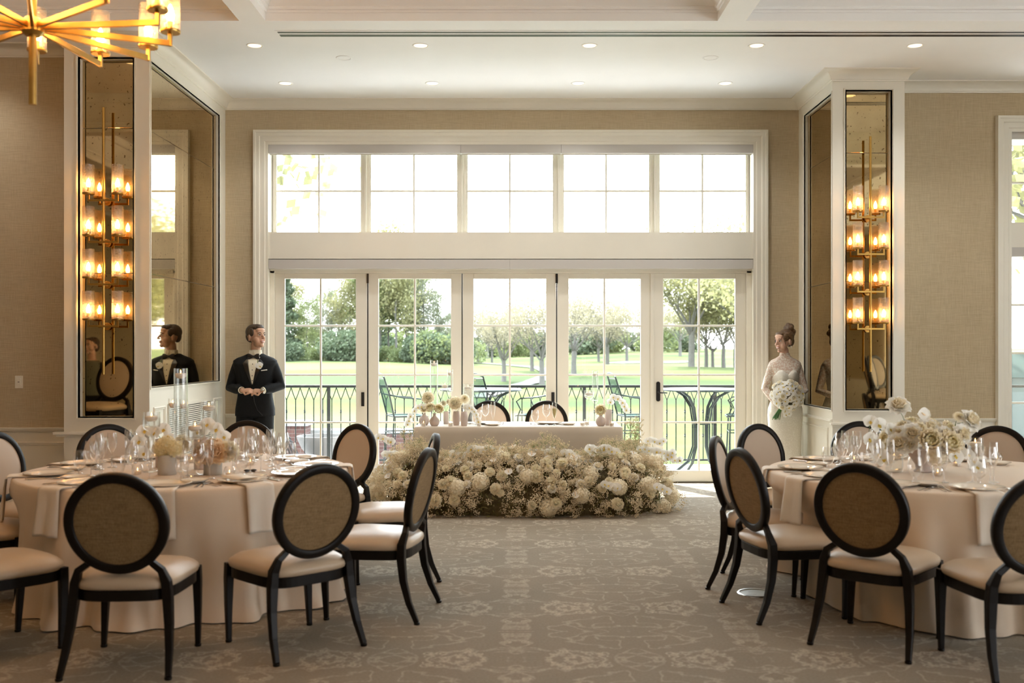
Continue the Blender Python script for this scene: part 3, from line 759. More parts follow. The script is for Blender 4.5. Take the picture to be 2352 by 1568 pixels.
LT = (-2.19, 6.64); RT = (2.72, 6.49); TR = 1.05; TZ = .76
def head_of(fx_, fy_): return math.atan2(fy_, fx_)
lc = [ # rear-foot midpoint, facing
 ((-1.893, 4.68), (-.04, 1), 'chair with its linen back to the camera, left of the two before the left table'),
 ((-.99, 5.06), (-.666, .745), 'round-back chair turned a little left, right of the two in front of the left table'),
 ((-.52, 5.88), (-.985, .17), 'side-on round-back chair nearest the aisle at the left table'),
 ((-.56, 6.92), (-.985, -.17), 'side-on chair beside the flower mound, behind the aisle chair of the left table'),
 ((-1.24, 7.82), (-.66, -.75), 'chair showing its pale inner back, between the left table and the flower mound'),
 ((-2.21, 8.2), (.0, -1), 'chair at the far side of the left table in front of the groom'),
 ((-3.2, 7.78), (.67, -.74), 'chair at the far side of the left table in front of the left pillar'),
 ((-3.71, 7.06), (.96, -.25), 'pale-backed chair cut by the left edge of the photo at the left table'),
 ((-3.62, 6.02), (.91, .42), 'chair at the left table, only a sliver of cream seat showing at the left edge'),
 ((-2.90, 4.92), (.63, .78), 'chair in the lower left corner whose back is outside the photo'),
]
rc = [
 ((1.745, 5.09), (.63, .77), 'chair in front of the right table with its full round linen back to the camera'),
 ((1.318, 5.875), (.977, .215), 'chair beside the floor outlet, turned toward the right table'),
 ((1.34, 6.70), (.925, -.38), 'side-on chair nearest the aisle at the right table, behind the one by the floor outlet'),
 ((1.89, 7.82), (.535, -.845), 'chair with pale inner back at the right table in front of the bride'),
 ((2.79, 8.1), (0, -1), 'chair at the far side of the right table in front of the right pillar'),
 ((3.68, 7.6), (-.66, -.75), 'chair at the far right of the right table near the wall'),
 ((2.47, 4.62), (-.06, 1), 'chair cut by the lower right edge of the photo'),
]
chair0 = None
for (pos, fc, lab) in lc+rc:
    if chair0 is None: chair0 = make_chair(lab); c = chair0; c.location = (pos[0], pos[1], 0); c.rotation_euler = (0, 0, head_of(*fc))
    else: dup(chair0, (pos[0], pos[1], 0), head_of(*fc), lab)
dup(chair0, (-.31, 11.42, 0), -PI/2, 'left of the two chairs behind the head table')
dup(chair0, (.345, 11.42, 0), -PI/2, 'right of the two chairs behind the head table')
# stacked chairs standing out of frame, seen in the pillar mirrors
for x, y, a, lab in ((-4.42, 7.5, 1.9, 'left pillar mirror'), (4.72, 7.35, .25, 'right pillar mirror, leftmost stack'), (5.02, 6.7, .5, 'right pillar mirror, middle stack'), (5.32, 6.05, .9, 'right pillar mirror, rightmost stack')):
    for j in range(2): dup(chair0, (x+.0, y, j*.505), a, '%s chair of the stack reflected in the %s' % (('bottom', 'top')[j], lab), 'stacked chairs along the wall')

# ------------------------------------------------------------------ tables with cloths
CLOTH = mat('ivory_tablecloth', (.72, .59, .455), .75, noise_=.01, nscale=5, bump=.12, bscale=250, sheen=.2)
LINEN2 = mat('champagne_tablecloth', (.64, .56, .46), .55, noise_=.02, nscale=6, sheen=.3)
def round_table(cx, cy, lab, clab, seed, chairs):
    caps = []
    for (pos, fc, _) in chairs:   # where a chair is pushed in, its seat presses the cloth inward
        h = head_of(*fc); fxp = (pos[0]+.58*math.cos(h)-cx, pos[1]+.58*math.sin(h)-cy)
        caps.append((fxp, (math.cos(h), math.sin(h))))
    t = empty('round_table', (cx, cy, 0), label=lab, cat='table')
    mb = MB(); mb.lathe([(0, .752), (1.03, .752), (1.035, .74), (1.03, .728), (0, .728)], 64); mb.build('tabletop', DWOOD, t, smooth=True)
    for i in range(4):
        a = PI/4+i*PI/2; MB().tube([(.6*math.cos(a), .6*math.sin(a), .728), (.68*math.cos(a), .68*math.sin(a), 0)], .02, 8).build('leg', BLACKM, t)
    r = random.Random(seed)
    ph = [r.uniform(0, 6.28) for _ in range(8)]
    def fold(a, d):
        q = .5*math.sin(13*a+ph[0]+.8*math.sin(2*a+ph[4]))+.34*math.sin(21*a+ph[1]+1.1*math.sin(3*a+ph[5]))+.22*math.sin(34*a+ph[2])+.25*math.sin(5*a+ph[3])
        return q
    N = 300; rg = []
    rad = [(0.01, TZ), (.5, TZ), (.9, TZ), (1.03, TZ), (1.045, TZ-.003), (1.052, TZ-.012)]
    vs = []; fs = []
    levels = []
    for q, z in rad: levels.append((q, z, 0, 0))
    M = 22
    for j in range(1, M+1):
        d = j/M; z = (TZ-.012)*(1-d)+.008*d
        levels.append((1.056+.06*d, z, .080*min(1, d*1.35)**1.15, d))
    for q, z, amp, d in levels:
        for i in range(N):
            a = 2*PI*i/N; f = fold(a, d)
            rr = q+amp*f+(.05*max(0, d-.88)/.12*(1+f)*.5 if d > .88 else 0)
            if d > 0:
                for (qx, qy), (hx, hy) in caps:
                    ca, sa = math.cos(a), math.sin(a)
                    den = ca*hx+sa*hy
                    if den > -.3: continue
                    tt = (qx*hx+qy*hy)/den          # ray from the centre meets the seat's front edge line
                    lat = abs((tt*ca-qx)*-hy+(tt*sa-qy)*hx)
                    wgt = max(0, min(1, (.42-lat)/.10))*max(0, min(1, (.66-z)/.14))
                    if tt-.02 < rr: rr = rr*(1-wgt)+(tt-.02+.012*f)*wgt
            vs.append((rr*math.cos(a), rr*math.sin(a), z+(.004*max(0, f) if d == 1 else 0)))
    L = len(levels)
    for j in range(L-1):
        for i in range(N):
            i2 = (i+1) % N; fs.append((j*N+i, (j+1)*N+i, (j+1)*N+i2, j*N+i2))
    fs.append(tuple(range(N)))
    mb = MB(); mb.add(vs, fs); c = mb.build('tablecloth', CLOTH, None, smooth=True, loc=(cx, cy, 0), angle=180)
    tag(c, clab, 'tablecloth')
    return t
round_table(*LT, 'round banquet table under the floor-length cloth on the left', 'ivory floor-length tablecloth draped over the left round table', 3, lc)
round_table(*RT, 'round banquet table under the floor-length cloth on the right', 'ivory floor-length tablecloth draped over the right round table', 8, rc)

# head table
HX0, HX1, HY0, HY1 = -1.06, 1.10, 10.32, 11.06
t = empty('banquet_table', ((HX0+HX1)/2, (HY0+HY1)/2, 0), label='rectangular head table under the champagne cloth in front of the doors', cat='table')
hw, hd = (HX1-HX0)/2-.012, (HY1-HY0)/2-.012
MB().box(-hw, hw, -hd, hd, .725, .748).build('tabletop', DWOOD, t)
for sx_ in (-1, 1):
    for sy_ in (-1, 1): MB().tube([(sx_*(hw-.08), sy_*(hd-.08), .725), (sx_*(hw-.08), sy_*(hd-.08), 0)], .02, 8).build('leg', BLACKM, t)
def rrect(hx, hy, r, n=10):
    pts = []
    for cx, cy, a0 in ((hx-r, hy-r, 0), (-hx+r, hy-r, PI/2), (-hx+r, -hy+r, PI), (hx-r, -hy+r, 1.5*PI)):
        for i in range(n): a = a0+PI/2*i/(n-1); pts.append((cx+r*math.cos(a), cy+r*math.sin(a)))
    # subdivide the straight runs
    out = []
    for i in range(len(pts)):
        a, b = pts[i], pts[(i+1) % len(pts)]; out.append(a); L = math.dist(a, b)
        if L > .1:
            m = int(L/.03)
            for j in range(1, m): out.append((a[0]+(b[0]-a[0])*j/m, a[1]+(b[1]-a[1])*j/m))
    return out
base = rrect(hw+.016, hd+.016, .02)
rg = []
for k_, z in ((.05, .76), (.6, .76), (.985, .76)): rg.append([(x*k_, y*k_, z) for x, y in base])
rg.append([(x, y, .753) for x, y in base])
for j in range(1, 11):
    d = j/10; ring = []
    for i, (x, y) in enumerate(base):
        ex = max(0, abs(x)-(hw-.15))/.17; ey = max(0, abs(y)-(hd-.15))/.17; corner = min(1, ex)*min(1, ey)
        r = math.hypot(x, y); wv = .012*math.sin(x*9)*d+.008*math.sin(y*17+1)*d
        g_ = .02*d+.07*corner*d*d
        dx, dy = (math.copysign(1, x) if ex > .9 else 0), (math.copysign(1, y) if ey > .9 else 0)
        ring.append((x+dx*(g_+wv), y+dy*(g_+wv), .753*(1-d)+.01))
    rg.append(ring)
mb = MB(); mb.rings(rg); c = mb.build('tablecloth', LINEN2, None, smooth=True, loc=tuple(t.location), angle=60)
tag(c, 'smooth champagne tablecloth covering the rectangular head table', 'tablecloth')

# ------------------------------------------------------------------ outdoors
def ss(a, b, x):
    t = max(0., min(1., (x-a)/(b-a))); return t*t*(3-2*t)
def ground(x, y):
    px = x/max(y, 1)   # slope of the hill differs left and right of the view axis
    z = -2.75+1.9*ss(38, 130, y)
    z += 1.0*ss(95, 150, y)*ss(.05, -.15, px)
    z += 2.9*ss(120, 330, y)*ss(-.05, .12, px)
    z += .28*math.sin(x*.055+1)*math.sin(y*.06)+.15*math.sin(x*.15+y*.09)
    z -= .5*math.exp(-((y-62)/14)**2)
    return z
def hazy(c, k): return tuple(c[i]*(1-k)+(.62, .68, .66)[i]*k for i in range(3))
GRASS = mat('fairway_grass', (.055, .065, .02), .9, noise_=.10, nscale=.12, spec=.1)
t_, b_ = nodes_of(GRASS)
g_ = t_.nodes.new('ShaderNodeTexCoord'); n1 = t_.nodes.new('ShaderNodeTexNoise'); n1.inputs['Scale'].default_value = .035; n1.inputs['Detail'].default_value = 3
mp_ = t_.nodes.new('ShaderNodeMapping'); mp_.inputs['Scale'].default_value = (.5, 1.6, 1); t_.links.new(g_.outputs['Object'], mp_.inputs[0]); t_.links.new(mp_.outputs[0], n1.inputs[0])
rr_ = t_.nodes.new('ShaderNodeValToRGB'); t_.links.new(n1.outputs['Fac'], rr_.inputs[0])
rr_.color_ramp.elements[0].position = .40; rr_.color_ramp.elements[0].color = (.036, .054, .020, 1)
rr_.color_ramp.elements[1].position = .60; rr_.color_ramp.elements[1].color = (.075, .085, .036, 1)
e_ = rr_.color_ramp.elements.new(.48); e_.color = (.054, .080, .017, 1)
t_.links.new(rr_.outputs[0], b_.inputs['Base Color'])
mb = MB()
ny, nx = 90, 110
vs = []; fs = []
for j in range(ny+1):
    y = 20+(j/ny)**2*560
    for i in range(nx+1):
        x = (i/nx*2-1)*(30+y*.95); vs.append((x, y, ground(x, y)))
for j in range(ny):
    for i in range(nx): a = j*(nx+1)+i; fs.append((a, a+1, a+nx+2, a+nx+1))
mb.add(vs, fs); tag(mb.build('golf_course_ground', GRASS, smooth=True, angle=180), kind='structure')
# pale cart path and sand bunkers laid on the turf
PATH = mat('pale_path', (.085, .085, .075), .9, noise_=.05, nscale=2)
def strip(name, pts, wd, m, lab, cat):
    mb = MB(); rg = []
    P_ = []
    for i in range(len(pts)-1):
        for s_ in range(8): q = s_/8; P_.append((pts[i][0]*(1-q)+pts[i+1][0]*q, pts[i][1]*(1-q)+pts[i+1][1]*q))
    P_.append(pts[-1]); vs = []; fs = []
    for i, (x, y) in enumerate(P_):
        a = P_[max(i-1, 0)]; b = P_[min(i+1, len(P_)-1)]; d = Vector((b[0]-a[0], b[1]-a[1])).normalized()
        for s_ in (-1, 0, 1):
            X, Y = x-d.y*wd/2*s_, y+d.x*wd/2*s_; vs.append((X, Y, ground(X, Y)+.10))
    for i in range(len(P_)-1):
        for s_ in (0, 1): a = i*3+s_; fs.append((a, a+3, a+4, a+1))
    mb.add(vs, fs); tag(mb.build(name, m, smooth=True, angle=180), kind='structure')
strip('path', [(-3, 79), (-1, 85), (1.5, 95), (4, 110), (3, 125), (-2, 140), (-9, 155)], 1.8, PATH, '', '')
SAND = mat('bunker_sand', (.2, .19, .18), .9)
for i, (px, D, w_) in enumerate(((1442, 175, 3.4), (1545, 170, 3.0))):
    x = (px-1186)*D/F; mb = MB(); vs = []; fs = []
    for r in range(0, 4):
        for j in range(20):
            a = 2*PI*j/20; X = x+w_*r/3*math.cos(a)*(1+.15*math.sin(3*a)); Y = D+w_*1.5*r/3*math.sin(a); vs.append((X, Y, ground(X, Y)+.12))
    for r in range(3):
        for j in range(20): j2 = (j+1) % 20; fs.append((r*20+j, (r+1)*20+j, (r+1)*20+j2, r*20+j2))
    mb.add(vs, fs); tag(mb.build('sand_bunker', SAND, smooth=True), 'pale sand bunker seen through the %s glass door' % ['fourth', 'fifth', 'second', 'third'][i], 'bunker', 'sand bunkers on the golf course')

# trees
BARK = mat('tree_bark', (.10, .095, .085), .9, noise_=.2, nscale=6)
LEAFS = [mat('leaf_yellow_green', (.23, .225, .105), .7, noise_=.2, nscale=.8, trans=.45), mat('leaf_fresh_green', (.17, .205, .085), .7, noise_=.25, nscale=.8, trans=.45),
         mat('leaf_dark_green', (.085, .115, .065), .8, noise_=.3, nscale=.8, trans=.2), mat('leaf_buff_bud', (.25, .225, .15), .7, noise_=.2, nscale=.8, trans=.4),
         mat('leaf_grey_green', (.16, .17, .125), .8, noise_=.25, nscale=.8, trans=.35)]
def make_tree(seed, lf, kind, hgt=12.0, wid=9.0, leaves=2600, lsz=.16, bare=.2, trunk=.33):
    """kind: spread (round crown), tall (narrow woodland tree), cone (evergreen), shrub"""
    r = random.Random(seed); o = empty('shrub' if kind == 'shrub' else 'tree')
    mb = MB(); tips = []
    def branch(p, d, L, rad, lvl):
        n = 5; pts = [p]; rs = [rad*.8]; q = p.copy(); dd = d.copy()
        for i in range(n):
            dd = (dd+Vector((r.uniform(-1, 1), r.uniform(-1, 1), r.uniform(-.5, .8)))*.16).normalized()
            q = q+dd*(L/n); pts.append(q.copy()); rs.append(rad*.8*(1-.8*(i+1)/n))
            if lvl > 0 and i >= 1:
                for _ in range(2 if lvl == 2 else 2):
                    b = (dd*.6+Vector((r.uniform(-1, 1), r.uniform(-1, 1), r.uniform(-.15, .7)))).normalized()
                    branch(q.copy(), b, L*r.uniform(.42, .62), rs[-1]*.62, lvl-1)
            if lvl <= 1: tips.append(q.copy())
        mb.tube(pts, rs, 5 if lvl == 2 else 4 if lvl == 1 else 3, caps=False)
    if kind in ('spread',):
        th = hgt*.24; mb.tube([(0, 0, -.3), (0, 0, .1), (.05, 0, th*.5), (0, .05, th)], [trunk*1.5, trunk*1.05, trunk*.9, trunk*.85], 9)
        nb = 7
        for i in range(nb):
            a = 2*PI*i/nb+r.uniform(-.3, .3); e = r.uniform(.55, 1.25)
            d = Vector((math.cos(a)*math.cos(e), math.sin(a)*math.cos(e), math.sin(e)))
            branch(Vector((0, 0, th*r.uniform(.85, 1.05))), d, (hgt-th)*.62*(1.0 if e > .9 else wid/hgt), trunk*.52, 2)
    elif kind == 'tall':
        pts = []; rs = []
        for i in range(8): pts.append(Vector((r.uniform(-.2, .2)*i*.3, r.uniform(-.2, .2)*i*.3, hgt*.92*i/7-.2))); rs.append(trunk*(1-.85*i/7))
        mb.tube(pts, rs, 7)
        for i in range(13):
            z = .25+.7*i/13; p_ = pts[min(6, int(z*7))].lerp(pts[min(7, int(z*7)+1)], z*7-int(z*7)); a = r.uniform(0, 6.28); e = r.uniform(.4, 1.0)
            branch(p_, Vector((math.cos(a)*math.cos(e), math.sin(a)*math.cos(e), math.sin(e))), wid*.45*r.uniform(.7, 1.2), trunk*.3, 1)
    elif kind == 'cone':
        mb.tube([(0, 0, -.2), (0, 0, hgt*.95)], [trunk, .03], 7)
    mb.build('trunk', BARK, o, smooth=True)
    cb = MB()
    def leaf(p, s_):
        n = Vector((r.gauss(0, 1), r.gauss(0, 1), r.gauss(0, 1))).normalized(); u = n.orthogonal().normalized()*s_; v = n.cross(u)*.8
        cb.add([p-u, p+v*.9, p+u, p-v*.9], [(0, 1, 2, 3)])
    if kind == 'cone':
        for i in range(leaves):
            z = r.random()**1.2; a = r.uniform(0, 6.28); rr = wid*.5*(1-z)*(0.35+.65*abs(math.sin(z*26)))*r.uniform(.5, 1); leaf(Vector((rr*math.cos(a), rr*math.sin(a), hgt*(.08+.92*z))), lsz*r.uniform(.7, 1.3))
    elif kind == 'shrub':
        bl = [(Vector((r.uniform(-.38, .38)*wid, r.uniform(-.3, .3)*wid, hgt*r.uniform(.25, .7))), r.uniform(.2, .34)*wid) for _ in range(8)]
        for i in range(leaves):
            c, q = bl[i % 8]; n = Vector((r.gauss(0, 1), r.gauss(0, 1), r.gauss(0, 1))).normalized()*q*r.uniform(.8, 1.05); n.z *= hgt/wid*1.2; p_ = c+n
            if p_.z > 0: leaf(p_, lsz*r.uniform(.7, 1.3))
    else:
        for i in range(leaves):
            p_ = tips[r.randrange(len(tips))]; s_ = .55 if kind == 'spread' else .7
            leaf(p_+Vector((r.gauss(0, s_), r.gauss(0, s_), r.gauss(0, s_*.8))), lsz*r.uniform(.6, 1.4))
    cb.build('crown', lf, o)
    return o
protos = {
 'spread_y': make_tree(1, LEAFS[0], 'spread', 13, 10, 9000, .12, trunk=.30),
 'spread_b': make_tree(2, LEAFS[3], 'spread', 12, 11, 8500, .10, trunk=.30),
 'spread_g': make_tree(3, LEAFS[3], 'spread', 12, 10, 6500, .085, trunk=.34),
 'tall_g': make_tree(4, LEAFS[1], 'tall', 19, 9, 6500, .17, trunk=.2),
 'tall_y': make_tree(5, LEAFS[0], 'tall', 20, 10, 6500, .17, trunk=.2),
 'tall_k': make_tree(6, LEAFS[4], 'tall', 19, 8, 3600, .15, trunk=.18),
 'cone': make_tree(7, LEAFS[2], 'cone', 20, 7, 5200, .26, trunk=.3),
 'shrub': make_tree(8, LEAFS[1], 'shrub', 4.0, 6, 3200, .16),
 'shrub_d': make_tree(9, LEAFS[2], 'shrub', 4.0, 7, 3600, .17),
}
used = set()
DOORS = [(0, 845, 'first'), (845, 1061, 'second'), (1061, 1278, 'third'), (1278, 1497, 'fourth'), (1497, 4000, 'fifth')]
LOOK = {'spread_y': 'spreading yellow-green tree', 'spread_b': 'spreading tree with buff buds', 'spread_g': 'spreading bare grey-green tree', 'tall_g': 'tall fresh-green woodland tree',
        'tall_y': 'tall yellow-green woodland tree', 'tall_k': 'tall sparse grey-green tree', 'cone': 'dark pointed evergreen', 'shrub': 'bushy green shrub', 'shrub_d': 'dense dark green shrub'}
spots = [  # kind, px at the trunk, distance, scale, turn
 ('spread_g', 1157, 96, .72, .3), ('spread_g', 1245, 93, .80, 1.9), ('spread_b', 1222, 118, .86, 2.2),
 ('spread_b', 1395, 150, 1.05, 1.0), ('spread_b', 1440, 180, 1.0, 2.1), ('spread_b', 1375, 185, .9, 2.8), ('spread_g', 1320, 210, 1.3, 4.1), ('spread_g', 1318, 110, .95, 4.4),
 ('spread_y', 1588, 128, 1.45, 5.1), ('spread_y', 1622, 133, .92, .7), ('spread_b', 1637, 140, .82, 1.6), ('spread_y', 1662, 131, .95, 3.3), ('spread_y', 1690, 138, 1.1, 2.5),
 ('spread_g', 1562, 215, 1.1, 1.2), ('spread_y', 1735, 120, 1.3, 3.9), ('spread_y', 1850, 66, 1.15, .9), ('spread_y', 1925, 74, 1.25, 2.9), ('spread_y', 1800, 104, 1.3, 4.6), ('spread_g', 1475, 240, 1.2, 2.0), ('spread_b', 1520, 250, 1.2, .4), ('spread_b', 1120, 230, 1.2, 3.0),
 ('cone', 655, 150, .92, 0), ('tall_y', 675, 160, .66, 1), ('tall_g', 705, 150, .50, 2), ('tall_k', 722, 158, .52, 3), ('tall_g', 742, 165, .60, 4), ('tall_k', 760, 152, .62, 5), ('tall_k', 778, 160, .60, 6),
 ('tall_y', 804, 150, .72, 1.5), ('tall_y', 826, 158, .84, 2.5), ('tall_k', 785, 170, .66, .5), ('tall_g', 850, 150, .95, 3.5), ('tall_y', 872, 148, 1.0, 4.5), ('cone', 868, 190, 1.15, 0), ('tall_g', 893, 152, .92, 5.5),
 ('tall_y', 910, 146, .98, .8), ('tall_g', 932, 150, .85, 1.8), ('tall_g', 952, 156, .76, 2.8), ('tall_k', 972, 150, .86, 3.8), ('tall_g', 990, 158, .60, 4.8), ('tall_k', 1008, 152, .56, 5.8), ('tall_k', 1028, 160, .48, .2), ('tall_g', 1046, 168, .42, 1.2),
 ('tall_k', 630, 165, .8, 5.2), ('tall_g', 600, 150, .9, 1.1), ('spread_b', 1098, 170, .85, 2.2), ('spread_b', 1130, 190, .8, 4.2),
 ('shrub_d', 662, 142, .8, 0), ('shrub', 700, 148, .6, 1), ('shrub', 735, 146, .7, 2), ('shrub_d', 772, 144, .7, 3), ('shrub_d', 808, 142, 1.25, 5), ('shrub', 850, 143, .8, 0), ('shrub', 890, 145, .6, 1), ('shrub', 925, 143, .7, 2),
 ('shrub_d', 950, 140, .7, 3), ('shrub_d', 975, 139, 1.2, 4), ('shrub', 1012, 136, 1.25, 5), ('shrub_d', 1040, 138, 1.2, 0), ('shrub', 1075, 150, 1.1, 1),
]
for i in range(14): spots.append((('shrub', 'shrub_d')[i % 3 == 1], 1070+i*38+(i*17 % 19), 235+(i*29 % 50), 1.5+.5*((i*7) % 5)/4, i*1.3))
for i in range(5): spots.append(('shrub', 660+i*80, 235, 1.9, i*.7))
spots.sort(key=lambda q: q[1]); cnt = {}
for kd, px, D, sc_, tz in spots:
    d_ = next(i for i, q in enumerate(DOORS) if q[0] <= px < q[1])
    cnt[(d_, kd)] = cnt.get((d_, kd), 0)+1
    lab = '%s, %s of its kind through the %s glass door' % (LOOK[kd], ORD[cnt[(d_, kd)]-1], DOORS[d_][2])
    x = (px-1186)*D/F
    if kd in used: o = dup(protos[kd], (0, 0, 0))
    else: o = protos[kd]; used.add(kd)
    o.location = (x, D, ground(x, D)-.05); o.rotation_euler = (0, 0, tz); o.scale = (sc_,)*3
    tag(o, lab, 'shrub' if 'shrub' in kd else 'tree', 'trees and shrubs beyond the golf course')
# a near branch hanging into the first transom, and the big trunk beyond the right-hand window
o = dup(protos['spread_y'], (-9.9, 20.5, -2.6), .4, 'near tree whose twigs hang into the top corner of the leftmost transom window', 'trees near the house', 1.05)
o = dup(protos['spread_y'], (11.6, 19.5, -1.6), 1.4, 'near tree with a thick leaning limb outside the window at the right edge', 'trees near the house', 1.0)

# unseen eaves added to keep sun off the transoms; balcony and railing
STONE = mat('balcony_stone', (.68, .69, .70), .85, noise_=.06, nscale=4)
struct(MB().box(-9, 9, 11.9, 12.75, 4.18, 4.35).build('trim_%d' % k, WHITE)); k += 1
struct(MB().box(-9.5, 9.5, 11.78, 13.95, -.30, -.04).build('balcony_floor', STONE))
struct(MB().box(-9.5, 9.5, 11.15, 11.78, -.30, -.121).build('balcony_floor', STONE))
RAILM = mat('bronze_green_iron', (.013, .016, .017), .45, .5)
RY_ = 13.75
rl = empty('balcony_railing', (0, RY_, -.04), label='dark iron balcony railing with pointed arches outside the glass doors', cat='railing')
s_ = F/RY_; sp = 20.8/s_; zt = H-(885-805)/s_+.04
mb = MB(); mb.box(-7.2, 7.8, -.03, .03, zt-.014, zt+.006); mb.box(-7.2, 7.8, -.016, .016, zt-.03, zt-.014); mb.build('handrail', RAILM, rl, bevel=.003)
mb = MB(); mb.box(-7.2, 7.8, -.012, .012, .07, .095); mb.build('bottom_rail', RAILM, rl)
x0 = (679-1186)/s_; n0 = int(-(x0+7.2)/sp)
pick = []
xs_ = [x0+i*sp for i in range(-34, 75) if -7.15 < x0+i*sp < 7.75]
def picket(i, x):
    mb = MB(); mb.box(x-.006, x+.006, -.006, .006, .09, zt-.19)
    for s in (-1, 1):
        mb.tube([(x, 0, zt-.20), (x+s*.015, 0, zt-.165), (x+s*.036, 0, zt-.11), (x+s*sp*.5, 0, zt-.028)], .006, 5)
    for zc in ((.60,) if i % 2 == 0 else (.42, .75)):
        mb.lathe([(.006, zc-.03), (.013, zc-.018), (.008, zc-.008), (.02, zc), (.008, zc+.008), (.013, zc+.018), (.006, zc+.03)], 8, Matrix.Translation((x, 0, 0)))
    return mb
mid = [i for i, x in enumerate(xs_) if -4.3 < x < 3.9]
rest = MB()
for i, x in enumerate(xs_):
    if i in mid[:99]: picket(i, x).build('baluster', RAILM, rl)
    else:
        q = picket(i, x); rest.add(q.v, q.f)
tag(rest.build('balusters', RAILM, rl), kind='stuff')
for px in (753, 1046, 1340, 1640): x = (px-1186)/s_+.012; MB().box(x-.022, x+.022, -.022, .022, 0, zt-.03).build('post', RAILM, rl, bevel=.002)

# lower terrace with brick wall, planter and loungers
def brick_mat():
    m = mat('red_brick', (.3, .12, .08), .85); t, b = nodes_of(m)
    g = t.nodes.new('ShaderNodeTexCoord'); mp = t.nodes.new('ShaderNodeMapping'); mp.inputs['Rotation'].default_value = (PI/2, 0, 0)
    t.links.new(g.outputs['Object'], mp.inputs[0]); br = t.nodes.new('ShaderNodeTexBrick')
    br.inputs['Color1'].default_value = (.10, .045, .035, 1); br.inputs['Color2'].default_value = (.07, .03, .026, 1); br.inputs['Mortar'].default_value = (.14, .12, .11, 1)
    br.inputs['Scale'].default_value = 4.6; br.inputs['Mortar Size'].default_value = .02; br.inputs['Brick Width'].default_value = .95; br.inputs['Row Height'].default_value = .32
    t.links.new(mp.outputs[0], br.inputs[0]); t.links.new(br.outputs[0], b.inputs['Base Color']); return m
BRICK = brick_mat(); STONE2 = mat('pale_cap_stone', (.25, .25, .24), .8, noise_=.04, nscale=3)
struct(MB().box(-12, 3, 13.96, 20.2, -1.4, -1.0).build('terrace_floor', STONE))
struct(MB().box(-9.5, 9.5, 13.9, 13.955, -3.0, -.30).build('trim_%d' % k, BRICK)); k += 1
o = empty('brick_wall', (0, 18.6, -1.0), label='low red brick wall with a pale stone cap on the lower terrace', cat='wall')
a, b = (655-1186)*18.6/F, (870-1186)*18.6/F
MB().box(a-4, b+3.2, 0, .35, 0, 1.0).build('brickwork', BRICK, o); MB().box(a-4.05, b+3.25, -.04, .39, 1.0, 1.07).build('cap', STONE2, o, bevel=.01)
MB().box(a-1, a+.48, -.5, .0, 0, 1.18).build('pier', BRICK, o); MB().box(a-1.05, a+.53, -.55, .0, 1.18, 1.26).build('pier_cap', STONE2, o, bevel=.01)
D = 16.2; p = P(740, 1000, D)
o = empty('bowl_planter', (p.x, D, -1.0), label='large white bowl planter on the lower terrace beyond the first door', cat='planter')
zt_ = p.z+1.0; mb = MB(); mb.lathe([(.14, 0), (.15, zt_-.42), (.20, zt_-.36), (.33, zt_-.2), (.40, zt_-.05), (.405, zt_), (.375, zt_), (.36, zt_-.06), (.25, zt_-.2), (0, zt_-.25)], 36); mb.build('bowl', mat('white_planter', (.17, .16, .15), .6), o, smooth=True)
GREYP = mat('grey_plastic', (.03, .031, .033), .6)
for i, (px, D) in enumerate(((690, 15.6), (718, 15.4))):
    p = P(px, 1040, D); o = empty('patio_chair', (p.x, D, -1.0), .5, ['grey slatted patio chair at the left edge of the first door', 'grey patio chair just left of the white bowl planter'][i], 'chair', 'grey patio chairs')
    mb = MB()
    for j in range(5): mb.tube([(-.05, -.24+j*.12, .35), (-.22, -.24+j*.12, .8), (-.36, -.24+j*.12, 1.22-.05*abs(j-2)), (-.42, -.24+j*.12, 1.26-.05*abs(j-2))], .022, 6, flat=(.5, 1.8))
    mb.build('backrest', GREYP, o)
    mb = MB()
    for j in range(6): mb.box(-.05+j*.09, .02+j*.09, -.28, .28, .36, .38)
    mb.build('seat', GREYP, o)
    for s in (-1, 1):
        mb = MB(); mb.box(-.2, .45, s*.3-.05, s*.3+.05, .58, .61); mb.build('armrest', GREYP, o)
        MB().box(.38, .44, s*.3-.02, s*.3+.02, 0, .58).build('leg', GREYP, o); MB().box(-.22, -.16, s*.3-.02, s*.3+.02, 0, .58).build('leg', GREYP, o)

